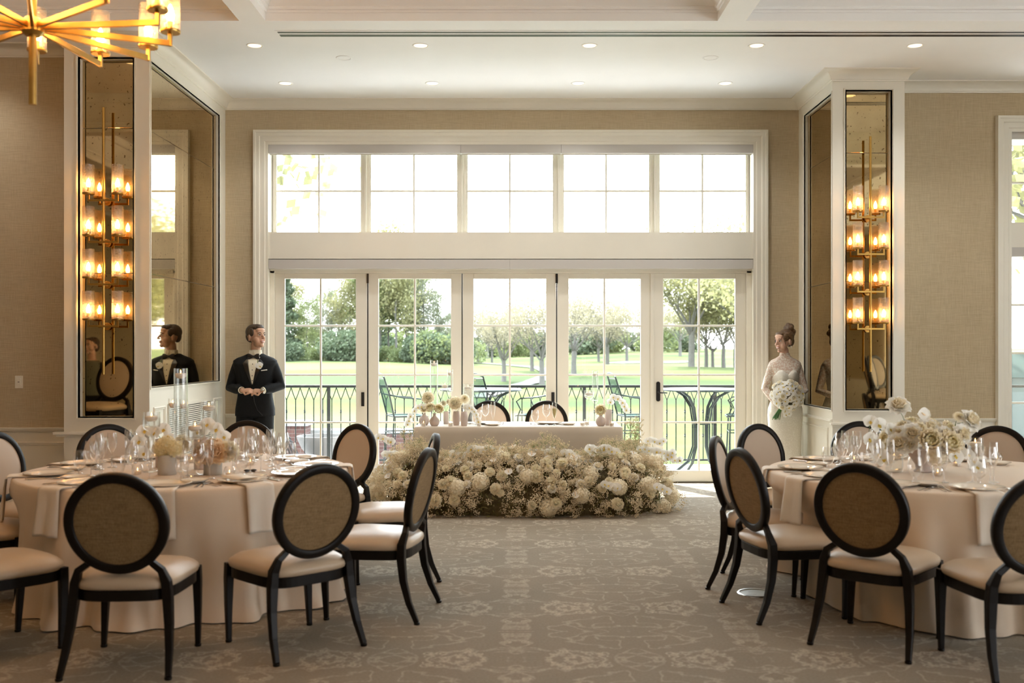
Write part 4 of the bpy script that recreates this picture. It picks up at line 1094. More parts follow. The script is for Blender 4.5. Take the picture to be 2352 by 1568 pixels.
# green iron bar chairs and tables on the balcony
IRON = mat('green_iron', (.012, .022, .021), .4, .3)
MESHM = thin_glass('iron_mesh', (.52, .60, .58), .25, .2, .4, gcol=(.10, .16, .15))
def bar_chair(lab):
    o = empty('bar_chair', label=lab, cat='chair', group='green iron bar chairs on the balcony')
    z = .76
    mb = MB(); mb.tube([(-.20, -.20, z), (-.27, -.23, z+.30), (-.33, -.20, z+.50), (-.35, -.12, z+.535), (-.352, 0, z+.545), (-.35, .12, z+.535), (-.33, .20, z+.50), (-.27, .23, z+.30), (-.20, .20, z)], .011, 8)
    mb.tube([(-.315, -.21, z+.47), (-.32, 0, z+.475), (-.315, .21, z+.47)], .007, 6); mb.build('back_frame', IRON, o, smooth=True)
    mb = MB(); mb.grid(lambda u, v: (-.205-.115*v-.0*abs(u-.5), (-.21+.42*u), z+.04+.42*v), 6, 6); mb.build('back_mesh', MESHM, o)
    mb = MB(); mb.grid(lambda u, v: (-.2+.42*u, -.2+.4*v, z+.002), 6, 6); mb.build('seat_mesh', MESHM, o)
    mb = MB(); mb.tube([(-.2, -.21, z), (.2, -.22, z), (.24, -.18, z-.01), (.24, .18, z-.01), (.2, .22, z), (-.2, .21, z)], .011, 8, closed=True); mb.build('seat_frame', IRON, o, smooth=True)
    for s in (-1, 1):
        mb = MB(); mb.tube([(-.27, s*.235, z+.28), (-.1, s*.26, z+.24), (.14, s*.26, z+.22), (.2, s*.25, z+.18), (.15, s*.235, z+.08), (.19, s*.22, z)], .009, 6); mb.build('armrest', IRON, o, smooth=True)
        MB().tube([(.2, s*.2, z), (.23, s*.24, .02), (.27, s*.24, 0)], .010, 6).build('leg', IRON, o, smooth=True)
        MB().tube([(-.2, s*.2, z), (-.24, s*.24, .02), (-.28, s*.24, 0)], .010, 6).build('leg', IRON, o, smooth=True)
    mb = MB()
    for zz in (.22, .55): mb.tube([(.215, -.225, zz), (.215, .225, zz), (-.22, .225, zz), (-.22, -.225, zz)], .007, 6, closed=True)
    mb.build('footrest', IRON, o); return o
def bar_table(lab):
    o = empty('bar_table', label=lab, cat='table', group='green iron bar tables on the balcony')
    mb = MB(); mb.lathe([(0, 1.10), (.52, 1.10), (.53, 1.09), (.52, 1.075), (.0, 1.08)], 40); mb.build('tabletop', IRON, o, smooth=True)
    for i in range(4):
        a = PI/4+i*PI/2; c, s = math.cos(a), math.sin(a)
        for q in (0, .03):
            mb = MB(); mb.tube([((.40+q)*c, (.40+q)*s, 1.075), ((.25+q)*c, (.25+q)*s, 1.0), ((.14+q)*c, (.14+q)*s, .86), ((.10+q)*c, (.10+q)*s, .65), ((.10+q)*c, (.10+q)*s, .35), ((.18+q)*c, (.18+q)*s, .15), ((.36+q)*c, (.36+q)*s, 0.01)], .011, 7)
            mb.build('leg', IRON, o, smooth=True)
    mb = MB(); mb.lathe([(.115, .64), (.115, .655)], 20); mb.build('collar', IRON, o); return o
bc = None
for px, D, rz, lab in ((932, 12.75, .35, 'behind the tall candle cylinders of the head table'), (1236, 12.9, 2.75, 'left of the third door stile behind the head table'), (1462, 12.75, .15, 'at the right edge of the fourth door'),
                       (1712, 12.8, 3.0, 'at the right edge of the fifth door'), (1100, 13.0, 1.2, 'behind the centre of the head table')):
    p = P(px, 900, D); L_ = 'green iron mesh bar chair '+lab
    if bc is None: bc = bar_chair(L_); o = bc
    else: o = dup(bc, (0, 0, 0), 0, L_)
    o.location = (p.x, D, -.04); o.rotation_euler = (0, 0, rz)
bt = bar_table('green iron bar table with curved legs seen through the fifth door')
p = P(1610, 900, 12.85); bt.location = (p.x, 12.85, -.04)
p = P(1105, 900, 12.8); dup(bt, (p.x, 12.8, -.04), .3, 'green iron bar table behind the left head-table chair')
# green box beyond the right-hand window
o = empty('utility_shed', (9.2, 17.5, -1.2), label='dark green box-shaped shed outside the window at the right edge', cat='shed')
SHED = mat('shed_green', (.010, .028, .024), .5)
MB().box(-1.6, 1.6, -.8, .8, 0, 2.3).build('body', SHED, o, bevel=.01)
mb = MB(); mb.add([(-1.7, -.9, 2.3), (1.7, -.9, 2.3), (1.7, .9, 2.3), (-1.7, .9, 2.3), (-1.2, 0, 2.7), (1.2, 0, 2.7)], [(0, 1, 5, 4), (1, 2, 5), (2, 3, 4, 5), (3, 0, 4), (3, 2, 1, 0)]); mb.build('roof', SHED, o)

# ------------------------------------------------------------------ tableware
GLASS = thin_glass('drinking_glass', (.96, .955, .95), .09, .9, .02, power=1.6)
GLASS2 = thin_glass('vase_glass', (.95, .955, .95), .07, .8, .02, power=1.7)
PORC = mat('ivory_porcelain', (.88, .83, .74), .12, coat=.4)
STEEL = mat('polished_steel', (.72, .70, .67), .16, 1.0)
NAPK = mat('ivory_napkin', (.78, .71, .62), .8, bump=.1, bscale=200)
PAPER = mat('cream_paper', (.82, .76, .66), .7)
WAX = mat('candle_wax', (.95, .92, .86), .5, trans=.35)
FLAME = mat('candle_flame', (1, .7, .3), .5, emit=(1.0, .45, .12), es=12)
WATER = thin_glass('water', (.96, .97, .965), .05, .5, .0)
GREYV = mat('matte_grey_ceramic', (.56, .54, .50), .75)
PINKV = mat('matte_blush_ceramic', (.62, .53, .49), .7)
PW = [(0, .001), (.034, .0), (.035, .003), (.012, .006), (.0042, .014), (.0036, .05), (.0042, .088), (.014, .096), (.031, .115), (.041, .142), (.0425, .165), (.038, .195), (.033, .222)]
PR = [(0, .001), (.033, .0), (.034, .003), (.012, .006), (.004, .014), (.0036, .05), (.004, .078), (.013, .086), (.028, .102), (.035, .125), (.036, .145), (.032, .172), (.0285, .192)]
PF = [(0, .001), (.031, .0), (.032, .003), (.011, .006), (.004, .014), (.0036, .04), (.004, .072), (.010, .082), (.020, .115), (.0255, .15), (.0265, .18), (.024, .22), (.0225, .242)]
PG = [(0, .001), (.034, .0), (.035, .004), (.018, .009), (.0095, .016), (.013, .026), (.009, .038), (.016, .044), (.033, .062), (.040, .088), (.0415, .112), (.038, .14), (.0345, .158)]
PC = [(0, .001), (.031, .0), (.032, .003), (.011, .006), (.004, .014), (.0036, .05), (.004, .10), (.012, .11), (.026, .135), (.032, .17), (.031, .205), (.028, .236)]
protos_t = {}
def mk_glass(nm, prof): 
    mb = MB(); mb.lathe(prof, 28); o = mb.build(nm, GLASS, None, smooth=True, angle=180); return o
def mk_plate(nm, R):
    mb = MB(); mb.lathe([(0, .004), (R*.55, .004), (R*.64, .007), (R*.72, .014), (R*.97, .021), (R, .021), (R*.99, .018), (R*.72, .008), (R*.6, .0), (0, .0)], 40); return mb.build(nm, PORC, None, smooth=True, angle=60)
def mk_fork():
    mb = MB(); L = .19
    mb.tube([(0, -.095, .002), (0, -.06, .0022), (0, 0, .0025), (0, .035, .004)], [.0075, .006, .0035, .003], 6, flat=(.35, 1), up=(0, 0, 1))
    mb.tube([(0, .033, .004), (0, .045, .0045), (0, .058, .0045)], [.003, .0105, .012], 6, flat=(.2, 1), up=(0, 0, 1))
    for i in range(4): x = -.0096+i*.0064; mb.tube([(x, .056, .0045), (x, .08, .0045), (x, .097, .008)], .0018, 4)
    return mb.build('fork', STEEL, None, smooth=True)
def mk_knife():
    mb = MB(); mb.tube([(0, -.115, .004), (0, -.06, .004), (0, -.005, .004)], [.0085, .0075, .0055], 8, flat=(.5, 1), up=(0, 0, 1))
    mb.tube([(0, -.006, .0035), (.001, .04, .0035), (.0, .09, .0035), (-.003, .118, .003)], [.006, .0105, .0105, .002], 6, flat=(.18, 1), up=(0, 0, 1)); return mb.build('knife', STEEL, None, smooth=True)
def mk_spoon():
    mb = MB(); mb.tube([(0, -.09, .002), (0, -.05, .0022), (0, .04, .005)], [.0075, .005, .003], 6, flat=(.35, 1), up=(0, 0, 1))
    mb.tube([(0, .038, .005), (0, .05, .0045), (0, .068, .004), (0, .085, .0045), (0, .092, .005)], [.003, .013, .0175, .013, .003], 8, flat=(.22, 1), up=(0, 0, 1)); return mb.build('spoon', STEEL, None, smooth=True)
def mk_napkin():
    """x points outward over the table edge (edge at x=0)"""
    mb = MB(); w = .085
    def top(u, v, t=0):
        s = u*.46; y = (v-.5)*2*w*(1.0+.25*max(0, s-.2))
        if s < .17: return (s-.17, y, .008+t)
        q = s-.17
        if q < .02: return (q*.9, y, .008+t-q*.3)
        return (.018+.11*(q-.02)+.010*math.sin(v*9+q*5)*min(1, q*4)+t, y+.02*q, .004-(q-.02)+t*0)
    mb.grid(lambda u, v: top(u, v, .003), 26, 8); mb.grid(lambda u, v: top(u, v, -.002), 26, 8)
    o = mb.build('napkin', NAPK, None, smooth=True, angle=180); s = o.modifiers.new('thick', 'SOLIDIFY'); s.thickness = .002; return o
def mk_votive():
    o = empty('votive_candle'); mb = MB()
    mb.lathe([(0, .002), (.018, .0), (.026, .006), (.034, .022), (.036, .036), (.032, .052), (.024, .064)], 24); mb.build('glass_holder', GLASS, o, smooth=True)
    mb = MB(); mb.lathe([(0, .004), (.019, .004), (.0195, .02), (.017, .021), (0, .0205)], 20); mb.build('candle', WAX, o, smooth=True)
    mb = MB(); mb.lathe([(.001, .024), (.003, .028), (.0024, .034), (.0004, .041)], 8); mb.build('flame', FLAME, o, smooth=True); return o
def mk_cupvotive():
    o = empty('votive_candle'); mb = MB()
    mb.lathe([(0, .002), (.022, .0), (.0235, .004), (.0275, .066)], 24); mb.build('glass_holder', GLASS, o, smooth=True)
    mb = MB(); mb.lathe([(0, .005), (.022, .005), (.0245, .034), (0, .034)], 20); mb.build('candle', WAX, o, smooth=True)
    mb = MB(); mb.lathe([(.001, .036), (.0035, .042), (.003, .048), (.0004, .056)], 8); mb.build('flame', FLAME, o, smooth=True); return o
def floating(x, y, R, z0, z1, lab, group, tz=TZ, foot=False):
    """floating candle in a glass: z0 = bottom of the cup above the cloth, z1 = rim"""
    o = empty('floating_candle_vase', (x, y, tz), label=lab, cat='candle holder', group=group)
    mb = MB()
    pr = [(0, z0+.004), (R*.9, z0+.004), (R, z0+.012), (R, z1)]
    if z0 > .03: pr = [(0, .002), (R*1.05, 0), (R*1.07, .003), (R*.5, .009), (.007, .02), (.006, z0*.5), (.007, z0-.03), (R*.5, z0-.01), (R*.93, z0+.006), (R, z0+.02), (R, z1)]
    mb.lathe(pr, 30); mb.build('glass_vase', GLASS2, o, smooth=True, angle=180)
    wl = z1-.045 if z1-z0 > .14 else z1-.04
    MB().lathe([(0, wl-.006), (R*.96, wl-.006), (R*.96, z0+.02), (0, z0+.014)], 24).build('water', WATER, o, smooth=True)
    q = min(R*.86, .04)
    mb = MB(); mb.lathe([(0, wl-.022), (q*.6, wl-.02), (q, wl-.006), (q, wl+.008), (q*.85, wl+.013), (0, wl+.012)], 24); mb.build('candle', WAX, o, smooth=True)
    mb = MB(); mb.lathe([(.001, wl+.014), (.004, wl+.020), (.003, wl+.028), (.0005, wl+.036)], 8); mb.build('flame', FLAME, o, smooth=True)
    return o
G_ = {'wine_glass': ('large wine glass', PW), 'white_wine_glass': ('smaller wine glass', PC), 'champagne_flute': ('champagne flute', PF), 'water_goblet': ('short-stemmed water goblet', PG)}
cache = {}
def place(nm, mk, loc, rz, label, cat, group):
    if nm not in cache: o = cache[nm] = mk(); o.location = loc; o.rotation_euler = (0, 0, rz); return tag(o, label, cat, group)
    return dup(cache[nm], loc, rz, label, group)
def cache_tag(o, cat): o['category'] = cat
placesL = [(-80, 'place before the chair at lower left'), (-50, 'place before the turned front chair'), (-22, 'place before the aisle chair'), (10, 'place before the chair beside the mound'), (46, 'place before the pale-backed chair'),
           (90, 'place on the far side before the man'), (130, 'far place below the left sconce'), (163, 'place at the photo left edge'), (203, 'leftmost near place'), (244, 'place before the corner chair')]
placesR = [(232, 'place before the full round chair back'), (200, 'place before the chair by the floor outlet'), (170, 'place nearest the aisle'), (127, 'place before the chair near the woman'),
           (90, 'far place below the right sconce'), (52, 'place on the far right near the wall'), (263, 'near place at the lower right edge')]
def settings(T, places, side):
    cx, cy = T
    for j, (deg, ph) in enumerate(places):
        a = math.radians(deg); ra = Vector((math.cos(a), math.sin(a), 0)); tg = Vector((-ra.y, ra.x, 0))   # facing the centre, tg is to the diner's right... when looking in
        def at(r, t): return (cx+ra.x*r+tg.x*t, cy+ra.y*r+tg.y*t, TZ+.0012)
        r_ = random.Random(j*7+len(side)); hd = a+PI/2
        gl = '%s round table, %s' % (side, ph)
        g_ = 'place settings on the %s round table' % side
        nm = side+' table'
        place('plate', lambda: mk_plate('dinner_plate', .15), at(.84, 0), 0, 'large ivory dinner plate, %s table, %s' % (side, ph), 'plate', g_+': plates')
        place('bplate', lambda: mk_plate('bread_plate', .085), at(.70, -.235), 0, 'small bread plate, %s table, %s' % (side, ph), 'plate', g_+': bread plates')
        inn = a+PI/2   # local +y points at the table centre
        for q, t in enumerate((-.175, -.205)): place('fork', mk_fork, at(.85+.01*q, t), inn, '%s fork, %s table, %s' % (('inner', 'outer')[q], side, ph), 'fork', g_+': forks')
        place('knife', mk_knife, at(.85, .18), inn, 'knife, %s table, %s' % (side, ph), 'knife', g_+': knives')
        place('spoon', mk_spoon, at(.86, .212), inn, 'spoon, %s table, %s' % (side, ph), 'spoon', g_+': spoons')
        for key, r, t in (('water_goblet', .665, .07), ('wine_glass', .60, .155), ('white_wine_glass', .53, .075), ('champagne_flute', .53, .20)):
            d, pf = G_[key]
            place(key, lambda: mk_glass(key, pf), at(r+r_.uniform(-.015, .015), t+r_.uniform(-.012, .012)), 0, '%s, %s table, %s' % (d, side, ph), 'glass', g_+': glasses')
        c_, s_ = cx+ra.x*1.062, cy+ra.y*1.062
        place('napkin', mk_napkin, (c_, s_, TZ), a, 'ivory napkin over the %s table edge, %s' % (side, ph), 'napkin', g_+': napkins')
settings(LT, placesL, 'left'); settings(RT, placesR, 'right')
# menu card and the little black bow on the plate of the turned front chair
def onL(px, py): D = F*(H-TZ)/(py-805); return Vector(((px-1186)*D/F, D, TZ))
a = math.radians(-50); c = Vector((LT[0]+.84*math.cos(a), LT[1]+.84*math.sin(a), TZ+.024))
o = empty('menu_card', c, a+.2, 'cream menu card lying on the plate before the turned front chair', 'menu card')
mb = MB(); mb.grid(lambda u, v: (-.12+.24*u, -.075+.15*v, .002+.012*(2*u-1)**2), 8, 2); q = mb.build('card', PAPER, o, smooth=True); q.modifiers.new('t', 'SOLIDIFY').thickness = .001
p = onL(574, 1083); o = empty('black_bow', (p.x, p.y, TZ+.002), .3, 'small black ribbon bow lying behind the menu card', 'bow')
mb = MB()
for s in (-1, 1): mb.ell((s*.022, 0, .008), (.022, .012, .007), 10, 6); mb.tube([(0, 0, .006), (s*.012, -.03, .003), (s*.03, -.045, .002)], .004, 5)
mb.ell((0, 0, .009), (.007, .007, .007), 8, 6); mb.build('ribbon', BLACKM, o, smooth=True)

# ------------------------------------------------------------------ flowers
def pmat(nm, c, tr=.3): return mat(nm, c, .6, noise_=.05, nscale=30, trans=tr)
IVORY = pmat('ivory_petal', (.97, .90, .74), .45); WHITEP = pmat('white_petal', (.95, .94, .90), .4); YEL = pmat('butter_petal', (.94, .88, .66), .6); PEACH = pmat('peach_petal', (.95, .78, .56), .4)
CENTER = pmat('rose_heart', (.97, .92, .76), .5); LIP = mat('orchid_lip', (.70, .52, .10), .5); STEM = mat('flower_stem', (.10, .17, .04), .6, noise_=.2); FOL = mat('dark_foliage', (.13, .105, .05), .7, noise_=.35, nscale=14)
GYP = mat('gypsophila', (.84, .74, .55), .7, noise_=.08, nscale=60, trans=.3); GYPS = mat('gypsophila_stem', (.30, .36, .16), .7)
def petal(mb, c, az, el, L, W, curl, cup=.3, seed=0, nu=4, nv=4):
    """petal rooted at c going out along azimuth az with elevation el, curling outward by curl"""
    d = Vector((math.cos(az), math.sin(az), 0)); t = Vector((-d.y, d.x, 0)); z = Vector((0, 0, 1))
    pts = []; p = Vector(c); e = el
    line = [p.copy()]
    for i in range(nv):
        e -= curl/nv*(.4+1.2*i/nv); p = p+(d*math.cos(e)+z*math.sin(e))*(L/nv); line.append(p.copy())
    def fn(u, v):
        i = min(nv, int(v*nv+.5)); q = line[i]; w_ = W*math.sin(PI*(.14+.80*v)**.75)*.5+.001
        s = (u-.5)*2; ins = cup*W*(s*s)*(.6)
        return q+t*(s*w_)-d*ins*math.sin(max(e, .3))+z*(ins*.4)
    mb.grid(fn, nu, nv)
def mk_rose(nm, m, heart, R=.04, layers=5, open_=1.0, seed=1):
    r = random.Random(seed); mb = MB()
    for l in range(layers):
        q = l/(layers-1); n = 3+l*2; mb.mat(1 if l < layers*.45 else 0)
        for i in range(n):
            az = 2*PI*i/n+l*.9+r.uniform(-.2, .2); el = 1.52-.95*q*open_
            petal(mb, (math.cos(az)*R*.10*(1+2.2*q), math.sin(az)*R*.10*(1+2.2*q), R*.05*(1-q)), az, el, R*(.85+.35*q), R*(.75+.75*q), (.15+1.3*q*q)*open_*r.uniform(.8, 1.2), .35+.2*(1-q))
    mb.mat(1); mb.ell((0, 0, R*.42), (R*.22, R*.22, R*.34), 8, 6)
    return mb.build(nm, [m, heart], None, smooth=True, angle=180)
def mk_ranun(nm, m, heart, R=.035):
    mb = MB(); r = random.Random(5)
    for l in range(5):
        q = l/4; n = 5+l*2; mb.mat(1 if l < 3 else 0)
        for i in range(n):
            az = 2*PI*i/n+l*.5; petal(mb, (math.cos(az)*R*.08*(1+7*q), math.sin(az)*R*.08*(1+7*q), R*.02), az, 1.5-.5*q, R*(.72+.25*math.sin(q*2.6)), R*(.5+.5*q), -.9+1.1*q, .45, nu=3, nv=4)
    return mb.build(nm, [m, heart], None, smooth=True, angle=180)
def mk_dahlia(nm, m, heart, R=.045):
    mb = MB()
    for l in range(6):
        q = l/5; n = 7+l*3; mb.mat(1 if l < 2 else 0)
        for i in range(n): az = 2*PI*i/n+l*.4; petal(mb, (0, 0, R*.12*(1-q)), az, 1.45-1.5*q, R*(.6+.42*q), R*.30, .5*q, .25, nu=2, nv=3)
    return mb.build(nm, [m, heart], None, smooth=True, angle=180)
def mk_orchid(nm='orchid_blossom', R=.035):
    """faces +Z"""
    mb = MB(); mb.mat(0)
    for az, L, W in ((PI/2, 1.0, .85), (-PI*.20, 1.0, .75), (-PI*.80, 1.0, .75)): petal(mb, (0, 0, 0), az, .25, R*L, R*W, .3, .05, nu=4, nv=5)
    for az in (.12, PI-.12): petal(mb, (0, 0, .002), az, .3, R*1.15, R*1.75, .4, .05, nu=5, nv=5)
    mb.mat(1); petal(mb, (0, -R*.05, .004), -PI/2, .9, R*.5, R*.45, .9, .4, nu=3, nv=3); mb.ell((0, 0, R*.18), (R*.10, R*.10, R*.16), 8, 6)
    return mb.build(nm, [WHITEP, LIP], None, smooth=True, angle=180)
def mk_hyd(nm, m, R=.075, n=70):
    mb = MB(); r = random.Random(3)
    for i in range(n):
        z = 1-1.6*(i+.5)/n; a = i*2.39996; rr = math.sqrt(max(0, 1-z*z)); d = Vector((rr*math.cos(a), rr*math.sin(a), z)); c = d*R*r.uniform(.86, 1.04); u = d.orthogonal().normalized(); u.rotate(Matrix.Rotation(r.uniform(0, 6), 3, d)); v = d.cross(u); s = R*.20
        for k_ in range(4):
            e = [u, v, -u, -v][k_]; f = [v, -u, -v, u][k_]; mb.add([c, c+e*s*.5+f*s*.5+d*s*.1, c+e*s*1.1+d*s*.25, c+e*s*.5-f*s*.5+d*s*.1], [(0, 1, 2, 3)])
    mb.ell((0, 0, 0), R*.8, 12, 8)
    return mb.build(nm, m, None, smooth=False)
def mk_anth(nm='anthurium', R=.05):
    mb = MB(); mb.mat(0)
    def fn(u, v):
        t = v*PI; r = R*(1-.25*math.cos(t*2)*0); s = (u-.5)*2
        w_ = R*(math.sin(t)**.6)*(1.0-.35*v); return (s*w_, R*1.3*(v-.35)+.2*R*abs(s)*(-1 if v < .2 else 0), .25*R*s*s+.15*R*math.sin(v*3))
    mb.grid(fn, 6, 8); mb.mat(1); mb.tube([(0, -.1*R, .02*R), (0, .2*R, .35*R), (0, .55*R, .75*R)], [R*.09, R*.09, R*.05], 8)
    return mb.build(nm, [WHITEP, PEACH], None, smooth=True, angle=180)
LIB = {}
def lib(key):
    if key in LIB: return LIB[key]
    mk = {'rose': lambda: mk_rose('rose', IVORY, CENTER, .040, 5, 1, 1), 'rose_open': lambda: mk_rose('rose', IVORY, CENTER, .048, 6, 1.25, 2), 'rose_peach': lambda: mk_rose('rose', PEACH, PEACH, .052, 6, 1.1, 4),
          'rose_white': lambda: mk_rose('rose', WHITEP, IVORY, .040, 5, .9, 6), 'ranunculus': lambda: mk_ranun('ranunculus', IVORY, YEL), 'dahlia': lambda: mk_dahlia('dahlia', IVORY, YEL), 'orchid': mk_orchid,
          'hyd_y': lambda: mk_hyd('hydrangea', YEL, .062), 'hyd_w': lambda: mk_hyd('hydrangea', IVORY, .078, 90), 'anth': mk_anth}[key]()
    C.objects.unlink(mk); LIB[key] = mk; return mk
def flower(key, parent, loc, nrm, s=1.0, spin=None, name=None):
    o = lib(key).copy(); C.objects.link(o); o.parent = parent; KIDS.setdefault(parent.name, []).append(o)
    q = Vector(nrm).to_track_quat('Z', 'Y')
    o.rotation_mode = 'QUATERNION'; o.rotation_quaternion = q @ Euler((0, 0, rnd.uniform(0, 6.28) if spin is None else spin)).to_quaternion()
    o.location = loc; o.scale = (s, s, s); return o
FL = (0, -1, .25)

# mound of flowers in front of the head table
mound = empty('floral_arrangement', (.06, 9.9, 0), label='long mound of white roses, orchids and gypsophila on the carpet before the head table', cat='flower arrangement')
MXc, MYc = .06, 10.22; HA, HB = 1.52, 1.02
def msurf(t, v, k=1.0):
    """t: angle round the plan (0 = +x, -90deg = front); v: 0 floor .. 1 crest; returns point and outward normal (local)"""
    c, s = math.cos(t), math.sin(t); e = .55
    X = HA*math.copysign(abs(c)**e, c); Y = HB*math.copysign(abs(s)**e, s)
    lump = .05*math.sin(5*t+1)+.04*math.sin(11*t)+.03*math.sin(17*t+2)
    hgt = .535+.03*math.sin(7*t+.5)
    a = v*PI/2*1.05; rr = (1-(1-math.cos(a))*.50)*k+lump*.35*math.sin(a+.6)
    z = hgt*math.sin(a)*k
    if v < .12: rr -= .03
    inx = 1-.50*(1-math.cos(a))*HB/HA
    pt = Vector((X*(inx*k+lump*.25), Y*rr, z)); n = Vector((X/HA**2*math.cos(a*.8), Y/HB**2*math.cos(a*.8), .25+1.2*math.sin(a))).normalized()
    return pt+Vector((MXc-.06, MYc-9.9, 0)), n
def mvalid(p, n):
    wx, wy = p.x+.06, p.y+9.9
    if wy > 11.0: return False
    if HX0-.05 < wx < HX1+.05 and wy > HY0-.06: return False
    return True
def rt(r, front=.8):
    if r.random() < front:      # even along the long front face
        u = r.uniform(-1, 1); c = math.copysign(abs(u)**(1/.55), u); return -math.acos(max(-1, min(1, c)))
    return r.choice((-1, 1))*r.uniform(.0, .5)-PI/2+r.choice((-1, 1))*1.35
# foliage body
mb = MB(); vs = []; fs = []; N = 120; L = 12
for j in range(L+1):
    for i in range(N+1):
        t = -PI+.28*-1+i/N*(PI+.56); p, n = msurf(t, j/L, .90)
        if mvalid(p, n): q = p
        else: q = Vector((max(min(p.x, HX1), HX0-.1), min(p.y, HY0-9.9-.07), p.z))
        vs.append(q+n*.02*math.sin(i*1.7+j*2.3)); 
for j in range(L):
    for i in range(N): a = j*(N+1)+i; fs.append((a, a+1, a+N+2, a+N+1))
mb.add(vs, fs); mb.build('foliage', FOL, mound, smooth=False)
# loose leaves
r = random.Random(11); mb = MB()
for i in range(2600):
    t = rt(r); v = r.uniform(.0, 1); p, n = msurf(t, v, r.uniform(.88, 1.0))
    if not mvalid(p, n): continue
    d = (n+Vector((r.gauss(0, .6), r.gauss(0, .6), r.gauss(0, .6)))).normalized(); u = d.orthogonal().normalized()*r.uniform(.006, .012); L_ = r.uniform(.03, .07)
    mb.add([p-u*.3, p+d*L_*.5-u, p+d*L_, p+d*L_*.5+u], [(0, 1, 2, 3)])
tag(mb.build('leaves', mat('moss_leaf', (.24, .22, .09), .6, noise_=.3, trans=.3), mound), kind='stuff')
# gypsophila
mb = MB(); sb = MB()
OCT = [(1, 0, 0), (-1, 0, 0), (0, 1, 0), (0, -1, 0), (0, 0, 1), (0, 0, -1)]; OF = [(0, 2, 4), (2, 1, 4), (1, 3, 4), (3, 0, 4), (2, 0, 5), (1, 2, 5), (3, 1, 5), (0, 3, 5)]
def dot(p, s):
    b = len(mb.v); mb.v += [(p[0]+q[0]*s, p[1]+q[1]*s, p[2]+q[2]*s) for q in OCT]; mb.f += [tuple(b+i for i in f) for f in OF]; mb.m += [0]*8
for i in range(1900):
    t = rt(r, .74); v = r.uniform(0.0, 1.0)**.85; k_ = r.uniform(.95, 1.06); p, n = msurf(t, v, k_)
    if not mvalid(p, n): continue
    if noise.noise(p*4.2) < -.06 and r.random() < .75: continue
    for j in range(34):
        q = p+Vector((r.gauss(0, .019), r.gauss(0, .019), r.gauss(0, .018)))+n*r.uniform(0, .02)
        if q.z < .01: q.z = .01+r.uniform(0, .02)
        dot(q, r.uniform(.0035, .0068))
for i in range(210):   # airy sprays rising over the crest and at both ends
    t = rt(r, .62); p, n = msurf(t, r.uniform(.72, 1), 1)
    if not mvalid(p, n): continue
    h = r.uniform(.04, .13)*(1.0+.9*noise.noise(Vector((p.x*3, 0, 0)))); 
    if abs(p.x) > 1.1: h *= 2.0
    tip = p+Vector((r.gauss(0, .03), r.gauss(0, .03), h)); sb.tube([p, p.lerp(tip, .5)+Vector((r.gauss(0, .01), 0, 0)), tip], .0012, 3)
    for j in range(16):
        q = tip+Vector((r.gauss(0, .026), r.gauss(0, .026), r.gauss(-.008, .018))); sb.tube([p.lerp(tip, .75), q], .0007, 3)
        for k_ in range(4): dot(q+Vector((r.gauss(0, .005), r.gauss(0, .005), r.gauss(0, .005))), r.uniform(.0028, .005))
tag(mb.build('gypsophila', GYP, mound), kind='stuff'); tag(sb.build('gypsophila_stems', GYPS, mound), kind='stuff')
def scatter(key, n, vr, off, sc_, front=.8, seed=1, up=0, mind=.09):
    r = random.Random(seed); done = []; tries = 0
    while len(done) < n and tries < n*40:
        tries += 1; t = rt(r, front); v = r.uniform(*vr); p, nn = msurf(t, v, 1.0)
        if not mvalid(p, nn): continue
        p = p+nn*off
        if any((p-q).length < mind for q in done): continue
        if any((p-q).length < .055 for q in ALLF): continue
        done.append(p); ALLF.append(p)
        d = nn+Vector((r.gauss(0, .25), -.35+r.gauss(0, .2), r.gauss(0, .2)+up)); flower(key, mound, p, d.normalized(), sc_*r.uniform(.85, 1.15))
ALLF = []
scatter('hyd_w', 22, (.05, .75), -.005, 1.0, seed=2, mind=.22)
scatter('rose_open', 30, (.12, .95), .015, .95, seed=3, mind=.14)
scatter('rose', 34, (.10, .95), .02, .9, seed=4, mind=.12)
scatter('rose_white', 22, (.1, .9), .02, .95, seed=5, mind=.12)
scatter('dahlia', 12, (.3, .95), .02, .95, seed=6, mind=.2)
scatter('anth', 16, (.2, 1.0), .05, .95, seed=7, mind=.2, up=.4)
# orchid sprays along the crest, as in the photo
r = random.Random(21)
for (px, py, n) in ((745, 0, 0), (885, 1005, 4), (905, 1040, 5), (940, 1060, 4), (1065, 1040, 6), (1105, 1028, 6), (1165, 1048, 5), (1195, 1055, 5), (1240, 1035, 5), (1262, 1040, 4), (1310, 1042, 4), (1340, 1055, 4), (1375, 1028, 6), (1400, 1030, 4), (1402, 1112, 4), (1465, 1040, 6), (1490, 1030, 5), (1505, 1010, 5), (1525, 1035, 5), (1545, 1050, 4), (1520, 1120, 3), (880, 1075, 3)):
    if not n: continue
    D = 9.60 if 1000 < px < 1440 else 9.95
    if py > 1100: D = 9.22
    c = P(px, py, D)-Vector((.06, 9.9, 0))
    MBs = MB().tube([c+Vector((0, .1, -.16)), c+Vector((-.02, .04, -.05)), c+Vector((.0, .02, .0)), c+Vector((.05, 0, -.01))], .0022, 5); MBs.build('orchid_stem', STEM, mound)
    for i in range(n):
        o_ = Vector(((i-(n-1)/2)*.040+r.uniform(-.008, .008), -.02+r.uniform(-.015, .015), .02*math.cos(i*1.3)-.012*abs(i-(n-1)/2)+r.uniform(-.01, .01)))
        flower('orchid', mound, c+o_, (r.gauss(0, .3), -1, r.gauss(.25, .2)), r.uniform(1.0, 1.3), spin=r.uniform(-.3, .3))

